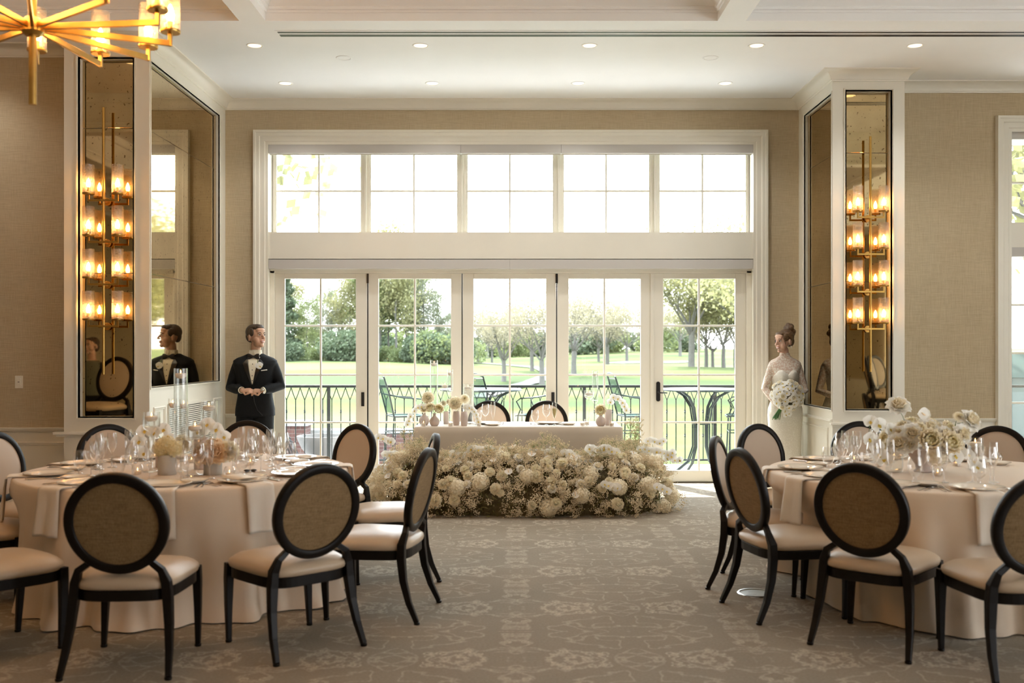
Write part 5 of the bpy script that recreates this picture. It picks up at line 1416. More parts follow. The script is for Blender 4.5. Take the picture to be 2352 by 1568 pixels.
# ------------------------------------------------------------------ vases with flowers
BOTTLE = [(0, .0), (.030, .0), (.040, .008), (.054, .035), (.054, .055), (.042, .080), (.022, .098), (.015, .108), (.015, .128), (.018, .134), (.014, .134), (.012, .125)]
CONE_ = [(0, 0), (.030, 0), (.034, .02), (.040, .07), (.038, .10), (.032, .145), (.028, .15), (.027, .14)]
CYL_ = [(0, 0), (.034, 0), (.037, .004), (.037, .165), (.033, .168), (.032, .155)]
def vase(x, y, z, prof, m, lab, s=1.0, nm='flower_vase', group=None):
    o = empty(nm, (x, y, z), label=lab, cat='vase', group=group); mb = MB(); mb.lathe([(a*s, b*s) for a, b in prof], 28); mb.build('vase', m, o, smooth=True, angle=70); return o
def stalk(o, p0, p1, key, s=1.0, nrm=(0, -1, .5), sag=0.02):
    p0, p1 = Vector(p0), Vector(p1); m_ = p0.lerp(p1, .5)+Vector((0, 0, sag)); MB().tube([p0, m_, p1-Vector(nrm).normalized()*.005], .002, 5).build('stem', STEM, o)
    return flower(key, o, p1, nrm, s)
def cascade(o, pts, s=1.0, seed=1, nrm=(0, -1, .1)):
    r = random.Random(seed); pts = [Vector(p) for p in pts]; MB().tube(pts, .002, 5).build('stem', STEM, o)
    n = len(pts)
    for i in range(1, n):
        flower('orchid', o, pts[i]+Vector((r.uniform(-.005, .005), -.018, 0)), (nrm[0]+r.gauss(0, .25), nrm[1], nrm[2]+r.gauss(0, .15)), s*r.uniform(.9, 1.1), spin=r.uniform(-.4, .4))
TY = 10.45
def hp(px, D=TY): return (px-1186)*D/F
gv = 'blush vases on the head table'
o = vase(hp(998), TY, .76, BOTTLE, PINKV, 'blush bottle vase with two ranunculus at the left end of the head table', 1.0, group=gv)
stalk(o, (0, 0, .13), (-.037, -.02, .185), 'ranunculus', 1.5, (-.2, -1, .5)); stalk(o, (0, 0, .13), (.042, -.02, .175), 'ranunculus', 1.5, (.25, -1, .45))
o = vase(hp(972), TY+.12, .76, BOTTLE, PINKV, 'blush bottle vase with a cascading orchid stem, leftmost on the head table', 1.05, group=gv)
cascade(o, [(0, 0, .12), (-.02, -.02, .20), (-.06, -.03, .19), (-.10, -.03, .155), (-.135, -.03, .10), (-.16, -.03, .05), (-.17, -.03, .015)], 1.0, 3)
stalk(o, (0, 0, .13), (.04, .0, .29), 'rose_open', 1.15, (0, -1, .3))
flower('rose', o, (.0, -.02, .17), (0, -1, .5), .9); flower('orchid', o, (.03, -.03, .20), (0, -1, .2), 1)
o = vase(hp(1047), TY+.08, .76, CONE_, PINKV, 'blush tapered vase with a tall rose, left of the matching pair', 1.0, group=gv)
stalk(o, (0, 0, .14), (-.01, -.01, .235), 'rose_open', 1.25, (-.2, -1, .4)); stalk(o, (.01, 0, .14), (.09, .0, .28), 'dahlia', 1.35, (.1, -1, .5))
o = vase(hp(1066), TY, .76, CONE_, PINKV, 'blush tapered vase with an arching orchid stem, right of the matching pair', 1.0, group=gv)
cascade(o, [(0, 0, .14), (.02, -.01, .20), (.05, -.02, .195), (.08, -.02, .18), (.105, -.02, .155), (.125, -.02, .12), (.14, -.02, .085), (.145, -.02, .05)], .9, 5)
o = vase(hp(1020), TY+.3, .76, CYL_, PINKV, 'blush vase with soft dahlias behind the left bottle vases', .8, group=gv)
stalk(o, (0, 0, .12), (-.03, 0, .22), 'dahlia', .9); stalk(o, (0, 0, .12), (.03, 0, .24), 'dahlia', .8)
o = vase(hp(1380), TY, .76, BOTTLE, PINKV, 'blush bottle vase with one ranunculus at the right end of the head table', 1.0, group=gv)
stalk(o, (0, 0, .13), (-.005, -.02, .165), 'ranunculus', 1.7, (-.1, -1, .25))
o = vase(hp(1399), TY+.08, .76, CYL_, PINKV, 'tall straight blush vase with orchids at the right end of the head table', 1.0, group=gv)
cascade(o, [(0, 0, .16), (.02, -.01, .25), (.05, -.02, .30), (.10, -.02, .285), (.145, -.02, .245), (.165, -.02, .205), (.185, -.02, .165)], 1.05, 8)
# votives on the head table
VL = ['at the far left end', 'in front of the matching tapered vases', 'right of the tapered vases', 'left of the right bottle vase', 'behind the one by the right bottle vase', 'at the right end by the straight vase']
cv = None
for i, (px, D) in enumerate(((973, 10.38), (1035, 10.38), (1100, 10.45), (1338, 10.42), (1348, 10.55), (1405, 10.38))):
    place('cupvotive', mk_cupvotive, (hp(px, D), D, .7605), 0, 'pale votive on the head table, '+VL[i], 'candle', 'votives on the head table')
gf = 'floating candle vases on the head table'
def zof(py, D): return H-(py-805)*D/F-.7605
for px, py0, py1, R, D, lab in ((997, None, 827, .042, 10.85, 'tallest cylinder with floating candle, left side of the head table'), (1022, 925, 877, .036, 10.75, 'stemmed glass with floating candle just right of the tallest cylinder'),
        (1034, 893, 848, .032, 10.95, 'tall stemmed glass with floating candle behind the shorter stemmed one'), (1075, None, 881, .056, 10.8, 'wide cylinder with floating candle above the tapered vases'),
        (1353, 905, 896, .052, 10.75, 'stemmed wide cup with floating candle, right side of the head table'), (1367, 915, 851, .034, 10.9, 'tall narrow stemmed glass with floating candle, right side of the head table')):
    z1 = zof(py1, D); z0 = 0 if py0 is None else zof(py0+8, D)
    floating((px-1186)*D/F, D, R, z0, z1, lab, gf, tz=.7605)
# head table settings
hs = 'settings on the head table'
for i, (px, who) in enumerate(((1094, 'left'), (1260, 'right'))):
    D = 10.72; x = hp(px, D)
    if i == 0: x = hp(1120, D)
    dup(cache['plate'], (x, D, .7612), 0, 'dinner plate at the %s seat of the head table' % who, hs+': plates')
    dup(cache['bplate'], (x+.21 if i else x+.05, D-.12, .7612) if i else (hp(1132), 10.5, .7612), 0, 'small bread plate at the %s seat of the head table' % who, hs+': bread plates')
    gl = [('wine_glass', -.03, -.2), ('champagne_flute', .055, -.2), ('water_goblet', -.15, -.17)] if i else [('wine_glass', -.02, -.12), ('champagne_flute', .06, -.1), ('water_goblet', -.1, -.12)]
    for kk, dx, dy in gl: dup(cache[kk], (x+dx, D+dy, .7612), 0, '%s at the %s seat of the head table' % (G_[kk][0], who), hs+': glasses')
    dup(cache['fork'], (x-.19, D, .7612), PI, 'fork at the %s seat of the head table' % who, hs+': forks'); dup(cache['knife'], (x+.17, D+.02, .7612), PI, 'knife at the %s seat of the head table' % who, hs+': knives')
WINE = mat('champagne', (.80, .68, .30), .1, alpha=.75)
f = [ob for ob in bpy.data.objects if ob.get('label', '') == 'champagne flute at the right seat of the head table'][0]
ch = MB(); ch.lathe([(.004, .075), (.0095, .085), (.019, .117), (.0245, .15), (.0250, .178), (0, .178)], 20); q = ch.build('champagne', WINE, f, smooth=True)

# left table centrepiece
gl_ = 'flower vases on the left round table'
CY2 = [(0, 0), (.055, 0), (.058, .004), (.058, .125), (.053, .127), (.052, .11), (0, .11)]
def lt(px, D): return (px-1186)*D/F
o = vase(lt(384, 6.35), 6.35, TZ, CY2, GREYV, 'squat grey cylinder vase with butter-yellow hydrangea, front left of the centrepiece', 1.0, group=gl_)
for dx, dz in ((-.035, .165), (.05, .16), (0, .19)): flower('hyd_y', o, (dx, -.01, dz), (0, -.3, 1), .95)
o = vase(lt(489, 6.35), 6.35, TZ, CY2, GREYV, 'squat grey cylinder vase with peach roses, front right of the centrepiece', 1.0, group=gl_)
flower('rose_peach', o, (-.05, -.03, .135), (-.4, -1, .6), 1.1); flower('rose_peach', o, (.035, -.045, .14), (.15, -1, .5), 1.15); flower('rose_open', o, (.10, .0, .15), (.6, -.8, .5), 1.2); flower('rose_peach', o, (0, .03, .17), (0, -.4, 1), 1.1)
o = vase(lt(372, 6.75), 6.75, TZ, CYL_, PINKV, 'tall blush cylinder vase with orchids, back left of the centrepiece', 1.15, group=gl_)
cascade(o, [(0, 0, .18), (-.03, -.02, .24), (-.10, -.03, .25), (-.13, -.03, .18), (-.16, -.03, .13), (-.10, -.03, .10)], 1.35, 11); flower('orchid', o, (.03, -.04, .26), (.1, -1, .1), 1.3); flower('orchid', o, (.06, -.04, .20), (.1, -1, .1), 1.2)
o = vase(lt(462, 6.65), 6.65, TZ, CYL_, PINKV, 'tall blush cylinder vase with orchids, back right of the centrepiece', 1.25, group=gl_)
cascade(o, [(0, 0, .19), (.03, -.02, .27), (.06, -.03, .30), (.12, -.03, .27), (.16, -.03, .22), (.19, -.03, .15), (.21, -.03, .10)], 1.35, 12); flower('orchid', o, (-.01, -.05, .25), (0, -1, .1), 1.4); flower('rose_open', o, (-.12, -.02, .17), (0, -1, .5), 1.1)
gf = 'floating candle vases on the left round table'
for px, py0, py1, R, D, lab in ((415, 1005, 846, .043, 6.5, 'tallest clear cylinder with floating candle rising over the left table'), (397, 995, 915, .030, 7.0, 'slim stemmed glass with floating candle, left of the tallest cylinder'), (422, 990, 917, .028, 7.1, 'slim stemmed glass with floating candle, right behind the tallest cylinder'),
        (480, 968, 921, .054, 6.75, 'wide stemmed glass with floating candle, highest on the right of the left centrepiece'), (348, 980, 946, .054, 6.5, 'wide stemmed glass with floating candle on the left of the left centrepiece'), (448, 1006, 968, .060, 6.3, 'low stemmed glass with floating candle between the left table vases')):
    floating(lt(px, D), D, R, (H-(py0+6-805)*D/F-TZ), (H-(py1-805)*D/F-TZ), lab, gf, tz=TZ+.0005)
for i, (px, py, lb) in enumerate(((316, 1089, 'nearest the front left of the left centrepiece'), (527, 1094, 'right of the peach roses on the left table'), (300, 1062, 'left behind the front votive of the left table'), (440, 1062, 'between the left table vases'), (575, 1068, 'farther right on the left table'), (395, 1050, 'far side of the left table'))):
    p = onL(px, py); place('votive', mk_votive, (p.x, p.y, TZ+.001), 0, 'round glass votive, '+lb, 'candle', 'round votives on the banquet tables')
# right table centrepiece
D = 6.5
o = vase(lt(2120, D), D, TZ, [(0, 0), (.055, 0), (.06, .006), (.045, .02), (.05, .05), (.09, .11), (.12, .15), (.115, .152), (.085, .115), (0, .10)], PINKV, 'blush footed bowl with a large mass of ivory roses, ranunculus and orchids', 1.0, 'centerpiece_bowl')
r = random.Random(9)
for i in range(26):
    z = 1-1.1*(i+.5)/26; a = i*2.4; rr = math.sqrt(max(0, 1-z*z)); d = Vector((rr*math.cos(a), rr*math.sin(a), z)); p_ = Vector((d.x*.23, d.y*.17, .185+d.z*.12))
    flower(['rose_white', 'ranunculus', 'rose_white', 'ranunculus'][i % 4] if i % 9 else 'hyd_w', o, p_, (d+Vector((0, -.6, 0))), [1.25, 1.45, 1.1, 1.6][i % 4] if i % 9 else .6)
for dx, dy, dz, kk, s in ((-.04, -.19, .215, 'ranunculus', 2.1), (.085, -.19, .20, 'ranunculus', 2.0), (-.21, -.12, .19, 'rose_white', 1.4), (-.13, -.14, .26, 'rose_white', 1.3), (.19, -.12, .25, 'rose_white', 1.35), (.13, -.17, .12, 'orchid', 1.6), (.02, -.16, .12, 'hyd_w', .8)):
    flower(kk, o, (dx, dy, dz), (dx*2, -1, .35), s)
stalk(o, (-.1, 0, .26), (-.17, -.02, .42), 'rose_white', 1.5, (-.1, -.7, .8)); stalk(o, (.02, 0, .26), (.0, -.02, .37), 'anth', 1.15, (0, -.9, .3)); stalk(o, (.15, 0, .26), (.29, -.02, .33), 'rose_white', 1.5, (.4, -.8, .5)); stalk(o, (.2, 0, .26), (.22, -.03, .36), 'dahlia', .9, (.2, -.8, .6))
cascade(o, [(-.15, 0, .22), (-.24, -.03, .28), (-.31, -.04, .31), (-.36, -.04, .33), (-.37, -.04, .22), (-.33, -.04, .17), (-.31, -.05, .12), (-.28, -.05, .09)], 1.35, 15)
cascade(o, [(.15, 0, .15), (.2, -.08, .14), (.25, -.08, .12), (.28, -.08, .08), (.3, -.08, .04)], 1.2, 16)
gf = 'floating candle cylinders on the right round table'
for px, pyb, py1, R, lab in ((2054, 1088, 1033, .056, 'squat clear cylinder with floating candle left of the right centrepiece'), (2240, 1083, 1004, .05, 'clear cylinder with floating candle right of the right centrepiece')):
    p = onL(px, pyb-4); floating(p.x, p.y, R, 0, H-(py1-805)*p.y/F-TZ, lab, gf, tz=TZ+.0005)
for i, (px, py, lb) in enumerate(((2018, 1071, 'left of the squat candle cylinder'), (2154, 1093, 'in front of the footed bowl'), (2196, 1070, 'right behind the footed bowl'), (2290, 1060, 'far right of the right table'), (1962, 1062, 'toward the aisle side of the right table'))):
    p = onL(px, py); place('votive', mk_votive, (p.x, p.y, TZ+.001), 0, 'round glass votive, '+lb, 'candle', 'round votives on the banquet tables')
for key in ('votive', 'cupvotive'): pass

# ------------------------------------------------------------------ people
SKIN = mat('skin', (.56, .33, .22), .5, noise_=.06, nscale=25, sss=.12)
SKINF = mat('fair_skin', (.66, .42, .31), .5, noise_=.05, nscale=25, sss=.12)
SUIT = mat('black_wool', (.0055, .0065, .008), .8, noise_=.2, nscale=40, spec=.25)
SATIN = mat('black_satin', (.006, .006, .007), .30)
SHIRT = mat('ivory_shirt', (.80, .74, .58), .7)
HAIRD = mat('dark_brown_hair', (.045, .026, .016), .45, noise_=.5, nscale=60, bump=.6, bscale=120, stretch=(1, 1, .25))
HAIRB = mat('light_brown_hair', (.13, .075, .04), .42, noise_=.45, nscale=50, bump=.7, bscale=110, stretch=(.3, 1, 1))
STUB = mat('stubble', (.22, .13, .09), .7)
EYEW = mat('eye_white', (.75, .72, .68), .3); EYED = mat('eye_dark', (.03, .02, .015), .2); LIPM = mat('lips', (.50, .20, .17), .45); TEETH = mat('teeth', (.85, .82, .76), .3)
BROW = mat('eyebrow', (.06, .035, .02), .7)

def limb(mb, pts, rs, n=14, flat=None, up=None):
    """tapered closed limb with rounded ends"""
    pts = [Vector(p) for p in pts]
    d0 = (pts[0]-pts[1]).normalized(); d1 = (pts[-1]-pts[-2]).normalized()
    P_ = [pts[0]+d0*rs[0]*.8, pts[0]+d0*rs[0]*.5]+pts+[pts[-1]+d1*rs[-1]*.5, pts[-1]+d1*rs[-1]*.8]
    R_ = [rs[0]*.45, rs[0]*.82]+list(rs)+[rs[-1]*.82, rs[-1]*.45]
    mb.tube(P_, R_, n, flat=flat, up=up)
def loft(mb, secs, n=28, caps=True):
    """secs: (cx, cy, z, rx, ry[, exponent]) horizontal sections"""
    rg = []
    for s in secs:
        cx, cy, z, rx, ry = s[:5]; e = 2/(s[5] if len(s) > 5 else 2.2)
        rg.append([(cx+rx*math.copysign(abs(math.cos(a))**e, math.cos(a)), cy+ry*math.copysign(abs(math.sin(a))**e, math.sin(a)), z) for a in [2*PI*i/n for i in range(n)]])
    mb.rings(rg, caps=caps)
def hand(mb, wrist, fdir, palm_n, s=1.0, curl=.9, side=1, thumb_dir=None):
    """palm, five separate fingers; fdir = towards the knuckles, palm_n = out of the palm"""
    w = Vector(wrist); f = Vector(fdir).normalized(); n = Vector(palm_n).normalized(); n = (n-f*n.dot(f)).normalized(); t = f.cross(n)*side
    T = lambda a, b, c: w+f*a*s+t*b*s+n*c*s
    mb.tube([T(-.02, 0, 0), T(.01, 0, 0), T(.045, 0, .002), T(.085, 0, .004), T(.095, 0, .004)], [.024*s, .027*s, .036*s, .038*s, .030*s], 12, flat=(.42, 1.0), up=n)
    for i, (b, L, r) in enumerate(((-.030, .070, .0085), (-.010, .080, .009), (.011, .075, .0088), (.030, .060, .0078))):
        p = T(.085, b, .004); d = f.copy(); pts = [p]; ang = 0
        for k_ in range(3):
            ang += curl*(.55 if k_ == 0 else .75)*(1+.08*i); dd = f*math.cos(ang)+n*math.sin(ang); p = p+dd*(L*s*(.45, .32, .23)[k_]); pts.append(p)
        limb(mb, pts, [r*s*1.08, r*s, r*s*.92, r*s*.8], 8)
    p = T(.02, -.028, .006); d1 = (f*.55-t*.55+n*.45).normalized(); d2 = (f*.75-t*.05+n*.55).normalized()
    if thumb_dir: d2 = Vector(thumb_dir).normalized()
    limb(mb, [p, p+d1*.038*s, p+d1*.038*s+d2*.032*s, p+d1*.038*s+d2*.056*s], [.0135*s, .0115*s, .0105*s, .0085*s], 8)

def head_shape(mb, M, s=1.0, male=True):
    """head facing -Y in its own frame, origin at its centre; M places it"""
    def E(c, r, rot=None):
        sub = MB(); sub.ell(c, r, 16, 12, rot=rot); mb.add(sub.v, sub.f, M)
    E((0, .012, .040), (.074, .094, .082)); E((0, -.030, .018), (.062, .062, .080))        # cranium, face
    j = .052 if male else .045
    E((0, -.038, -.052), (j, .050, .046)); E((0, -.076, -.078), (.026 if male else .020, .022, .020)) # jaw, chin
    E((.040, -.045, -.022), (.026, .036, .034)); E((-.040, -.045, -.022), (.026, .036, .034))   # cheeks
    E((0, -.080, .046), (.050, .016, .014)); E((0, -.066, .072), (.052, .030, .030))            # brow, forehead
    sub = MB(); sub.tube([(0, -.088, .034), (0, -.100, .016), (0, -.114, -.002), (0, -.119, -.010), (0, -.104, -.018)], [.008, .010, .0115, .0125, .006], 10); mb.add(sub.v, sub.f, M)  # nose
    E((.011, -.103, -.012), (.008, .011, .008)); E((-.011, -.103, -.012), (.008, .011, .008))
    E((0, -.088, -.036), (.022, .014, .008)); E((0, -.087, -.050), (.020, .014, .008))           # mouth area
    for s_ in (-1, 1): E((s_*.077, .012, .0), (.009, .020, .033), rot=(.15, 0, s_*.25))            # ears
def face_parts(par, M, skin, male=True):
    def ob(mb, nm, m): 
        q = MB(); q.add(mb.v, mb.f, M); return q.build(nm, m, par, smooth=True)
    for s_ in (-1, 1):
        mb = MB(); mb.ell((s_*.031, -.083, .024), (.0135, .010, .0065), 12, 8); e = ob(mb, 'eye', EYEW)
        mb = MB(); mb.ell((s_*.031-.0, -.0925, .024), (.0055, .003, .0058), 10, 6); q = MB(); q.add(mb.v, mb.f, M); q.build('iris', EYED, e, smooth=True)
        mb = MB(); mb.tube([(s_*.014, -.094, .043), (s_*.030, -.0955, .049), (s_*.048, -.084, .045)], [.003, .0036, .0022] if male else [.002, .0025, .0015], 6); ob(mb, 'eyebrow', BROW)
        mb = MB(); mb.tube([(s_*.018, -.0925, .027), (s_*.031, -.0965, .0315), (s_*.045, -.087, .027)], [.0015, .0018, .0012], 5); ob(mb, 'eyelashes', BROW)
    mb = MB(); mb.ell((0, -.0985, -.0405), (.018, .006, .0065), 12, 6); ob(mb, 'teeth', TEETH)
    mb = MB(); mb.tube([(-.026, -.090, -.031), (-.012, -.1015, -.036), (0, -.104, -.035), (.012, -.1015, -.036), (.026, -.090, -.031)], [.001, .0032, .0032, .0032, .001], 6)
    mb.tube([(-.026, -.090, -.031), (-.013, -.100, -.0475), (0, -.103, -.050), (.013, -.100, -.0475), (.026, -.090, -.031)], [.001, .0035, .0042, .0035, .001], 6); ob(mb, 'lips', LIPM)

# ---- the man by the window: faces the camera, head turned to his left
GX, GY = P(586, 800, 11.28).x, 11.28
def man():
    R_ = empty('x'); bpy.data.objects.remove(R_)
    mb = MB()
    # legs
    for s_ in (-1, 1):
        limb(mb, [(s_*.10, .0, .92), (s_*.115, -.01, .70), (s_*.125, -.015, .50), (s_*.135, .0, .30), (s_*.145, .012, .09)], [.095, .085, .060, .055, .040])
        limb(mb, [(s_*.15, .03, .05), (s_*.16, -.08, .04), (s_*.165, -.16, .035)], [.045, .042, .032])
    loft(mb, [(0, 0, .86, .14, .10), (0, 0, .95, .165, .11), (0, 0, 1.05, .150, .10), (0, -.005, 1.15, .150, .10), (0, -.01, 1.28, .175, .115), (0, 0, 1.40, .185, .11), (0, .005, 1.47, .13, .085), (0, .01, 1.50, .07, .065)])
    limb(mb, [(0, .012, 1.48), (.006, .0, 1.55), (.012, -.012, 1.62)], [.062, .056, .057])
    sh = {-1: Vector((-.188, .01, 1.385)), 1: Vector((.188, .01, 1.385))}
    el = {-1: Vector((-.265, -.02, 1.13)), 1: Vector((.28, .0, 1.15))}
    wr = {-1: Vector((-.085, -.225, 1.110)), 1: Vector((.135, -.215, 1.105))}
    for s_ in (-1, 1): limb(mb, [sh[s_], sh[s_].lerp(el[s_], .5), el[s_], el[s_].lerp(wr[s_], .5), wr[s_]], [.055, .048, .042, .038, .027])
    hand(mb, wr[-1], (1, -.10, .04), (.1, .6, -.8), .98, .95, side=1, thumb_dir=(1, .0, .35))
    hand(mb, wr[1], (-1, -.10, .02), (-.1, .6, -.8), .98, .95, side=-1, thumb_dir=(-1, .0, .35))
    HM = Matrix.Translation((.016, -.022, 1.693)) @ Matrix.Rotation(math.radians(56), 4, 'Z') @ Matrix.Rotation(math.radians(-3), 4, 'X') @ Matrix.Scale(1.14, 4)
    head_shape(mb, HM, 1, True)
    o = mb.build('person', SKIN, None, smooth=True, loc=(GX, GY, 0)); remesh(o, .0055, 5, .5)
    tag(o, 'man in a black tuxedo buttoning his jacket beside the left window casing', 'person')
    face_parts(o, HM, SKIN, True)
    # hair: short sides, swept-back top
    mb = MB(); sub = MB()
    sub.ell((0, .030, .062), (.079, .086, .078), 18, 12); sub.ell((0, -.026, .102), (.058, .060, .034), 16, 10, rot=(.25, 0, 0)); sub.ell((0, -.062, .103), (.045, .028, .026), 14, 8); sub.ell((0, .074, .02), (.062, .036, .062), 14, 10)
    for s_ in (-1, 1): sub.ell((s_*.068, -.012, .052), (.015, .034, .040), 12, 8)
    mb.add(sub.v, sub.f, HM); h = mb.build('hair', HAIRD, o, smooth=True); remesh(h, .005, 3, .5)
    # trousers
    mb = MB()
    for s_ in (-1, 1): limb(mb, [(s_*.095, 0, .90), (s_*.112, -.01, .70), (s_*.125, -.012, .50), (s_*.137, .0, .30), (s_*.147, .0, .10)], [.118, .102, .085, .080, .078], 16)
    loft(mb, [(0, 0, .80, .155, .115), (0, 0, .92, .190, .130), (0, 0, 1.02, .180, .125), (0, 0, 1.08, .170, .118)])
    q = mb.build('trousers', SUIT, o, smooth=True); remesh(q, .010, 5, .5)
    for s_ in (-1, 1):
        mb = MB(); limb(mb, [(s_*.15, .04, .045), (s_*.16, -.06, .042), (s_*.168, -.17, .032)], [.050, .050, .038], 14); mb.box(s_*.155-.045, s_*.155+.045, -.2, .085, 0, .014); mb.build('shoe', SATIN, o, smooth=True)
    # jacket body, hollow at the neck and open below the button
    mb = MB()
    loft(mb, [(0, .0, .81, .222, .145, 2.4), (0, .0, .90, .218, .145, 2.4), (0, 0, 1.02, .196, .134, 2.4), (0, -.005, 1.12, .188, .130, 2.3), (0, -.01, 1.22, .205, .142, 2.4), (0, -.008, 1.32, .225, .145, 2.4), (0, 0, 1.40, .246, .132, 2.7), (0, .006, 1.438, .246, .112, 2.6), (0, .012, 1.468, .205, .094, 2.3), (0, .018, 1.495, .13, .078, 2), (0, .022, 1.518, .085, .066, 2)], 40)
    for s_ in (-1, 1):
        limb(mb, [sh[s_]+Vector((s_*.004, 0, -.005)), sh[s_].lerp(el[s_], .5)+Vector((s_*.008, 0, 0)), el[s_]+Vector((s_*.004, .005, 0)), el[s_].lerp(wr[s_], .5), el[s_].lerp(wr[s_], .86)], [.070, .066, .063, .057, .046], 16)
    q = mb.build('jacket', SUIT, o, smooth=True); remesh(q, .008, 4, .5)
    # shirt front: a V from collar to button, laid proud of the chest
    def chest(x, z, off=0):      # front surface of the jacket
        T_ = [(.81, .145, .222), (1.02, .134, .196), (1.12, .135, .188), (1.22, .152, .205), (1.32, .153, .225), (1.40, .132, .24), (1.438, .106, .246), (1.468, .083, .205), (1.495, .06, .13), (1.52, .05, .09)]
        for i in range(len(T_)-1):
            if T_[i][0] <= z <= T_[i+1][0]:
                k_ = (z-T_[i][0])/(T_[i+1][0]-T_[i][0]); ry = T_[i][1]*(1-k_)+T_[i+1][1]*k_; rx = T_[i][2]*(1-k_)+T_[i+1][2]*k_; break
        else: ry, rx = .06, .12
        return Vector((x, -ry*(max(0, 1-(abs(x)/rx)**2.4))**(1/2.4)-off, z))
    def vpatch(nm, m, xl, xr, z0, z1, off, nz=16, nx_=8, par=o):
        mb = MB(); mb.grid(lambda u, v: chest(xl(v)*(1-u)+xr(v)*u, z0+(z1-z0)*v, off), nx_, nz); q = mb.build(nm, m, par, smooth=True, angle=180); t = q.modifiers.new('thick', 'SOLIDIFY'); t.thickness = .003; t.offset = 0; return q
    vpatch('shirt', SHIRT, lambda v: -.004-.064*v+.008, lambda v: .004+.064*v+.008, 1.175, 1.478, .004)
    mb = MB(); mb.lathe([(.074, 1.475), (.073, 1.51), (.067, 1.558), (.063, 1.560), (.064, 1.51)], 26, Matrix.Translation((.004, .0, 0)) @ Matrix.Shear('XY', 4, (0, -.0)) @ Matrix.Scale(1.0, 4, (0, 1, 0))); 
    for s_ in (-1, 1): mb.add([(s_*.006, -.074, 1.545), (s_*.048, -.060, 1.555), (s_*.056, -.078, 1.492), (s_*.024, -.094, 1.485)], [(0, 1, 2, 3)])
    mb.build('collar', SHIRT, o, smooth=True)
    for z in (1.40, 1.335, 1.27, 1.215): mb = MB(); c = chest(.008, z, .007); mb.ell(c, .0055, 8, 6); mb.build('shirt_stud', SATIN, o, smooth=True)
    # front edges of the jacket curving away below the button, and the fastening hand's button
    for s_ in (-1, 1):
        pts = [chest(.008, 1.13, .004), chest(.008+s_*.006, 1.06, .004), chest(.008+s_*.022, .97, .004), chest(.008+s_*.055, .885, .004), chest(.008+s_*.11, .825, .004)]
        if s_ > 0: MB().tube(pts, .0045, 6).build('front_edge', SATIN, o, smooth=True)
    for z in (1.375,): pass
    # satin lapels
    for s_ in (-1, 1):
        vpatch('lapel', SATIN, lambda v, s_=s_: .008+s_*(.002+.064*v), lambda v, s_=s_: .008+s_*(.010+(.105*min(1, v*1.25) if v < .82 else .105-.30*(v-.82))), 1.165, 1.47, .008)
    mb = MB()
    for s_ in (-1, 1): mb.rings([[(.006+s_*a, -.096-.004*math.cos(t), 1.487+h*math.sin(t)) if 0 else (.006+s_*a, -.098+.012*math.cos(t), 1.484+h*math.sin(t)) for t in [2*PI*i/10 for i in range(10)]] for a, h in ((.006, .012), (.02, .022), (.04, .033), (.062, .034), (.066, .028))])
    mb.ell((.006, -.106, 1.485), (.013, .011, .015), 10, 8); mb.build('bow_tie', SATIN, o, smooth=True)
    # flower, pocket square, buttons, cuffs, watch, ring
    b = empty('boutonniere', chest(.085, 1.385, .022)); b.parent = o; KIDS.setdefault(o.name, []).append(b)
    flower('orchid', b, (0, 0, 0), (.15, -1, .15), 1.15, spin=.2); flower('orchid', b, (.012, -.008, -.012), (.3, -1, -.1), .8, spin=1)
    MB().tube([(-.012, 0, .02), (-.018, -.005, .045), (-.012, -.008, .065)], .004, 6).build('stem', STEM, b)
    mb = MB(); mb.grid(lambda u, v: chest(.105+.062*u, 1.322+.010*v+.008*u, .006+.004*v), 5, 2); q = mb.build('pocket_square', mat('white_linen', (.85, .84, .8), .6), o, smooth=True); q.modifiers.new('t', 'SOLIDIFY').thickness = .004
    for s_ in (-1, 1):
        a, b_ = el[s_].lerp(wr[s_], .84), el[s_].lerp(wr[s_], .97); mb = MB(); mb.tube([a, b_], [.040, .038], 18, caps=False); mb.tube([b_, b_.lerp(a, .1)], [.038, .030], 18, caps=False); mb.build('shirt_cuff', SHIRT, o, smooth=True)
    a, b_ = el[1].lerp(wr[1], .96), el[1].lerp(wr[1], 1.03); d = (b_-a).normalized()
    mb = MB(); mb.tube([a, b_], [.034, .033], 20, caps=False); c = a.lerp(b_, .5)+Vector((.0, -.030, .014)); mb.ell(c, (.018, .008, .018), 16, 8); mb.build('wristwatch', mat('steel_watch', (.55, .52, .47), .25, 1.0), o, smooth=True)
    return o
man()

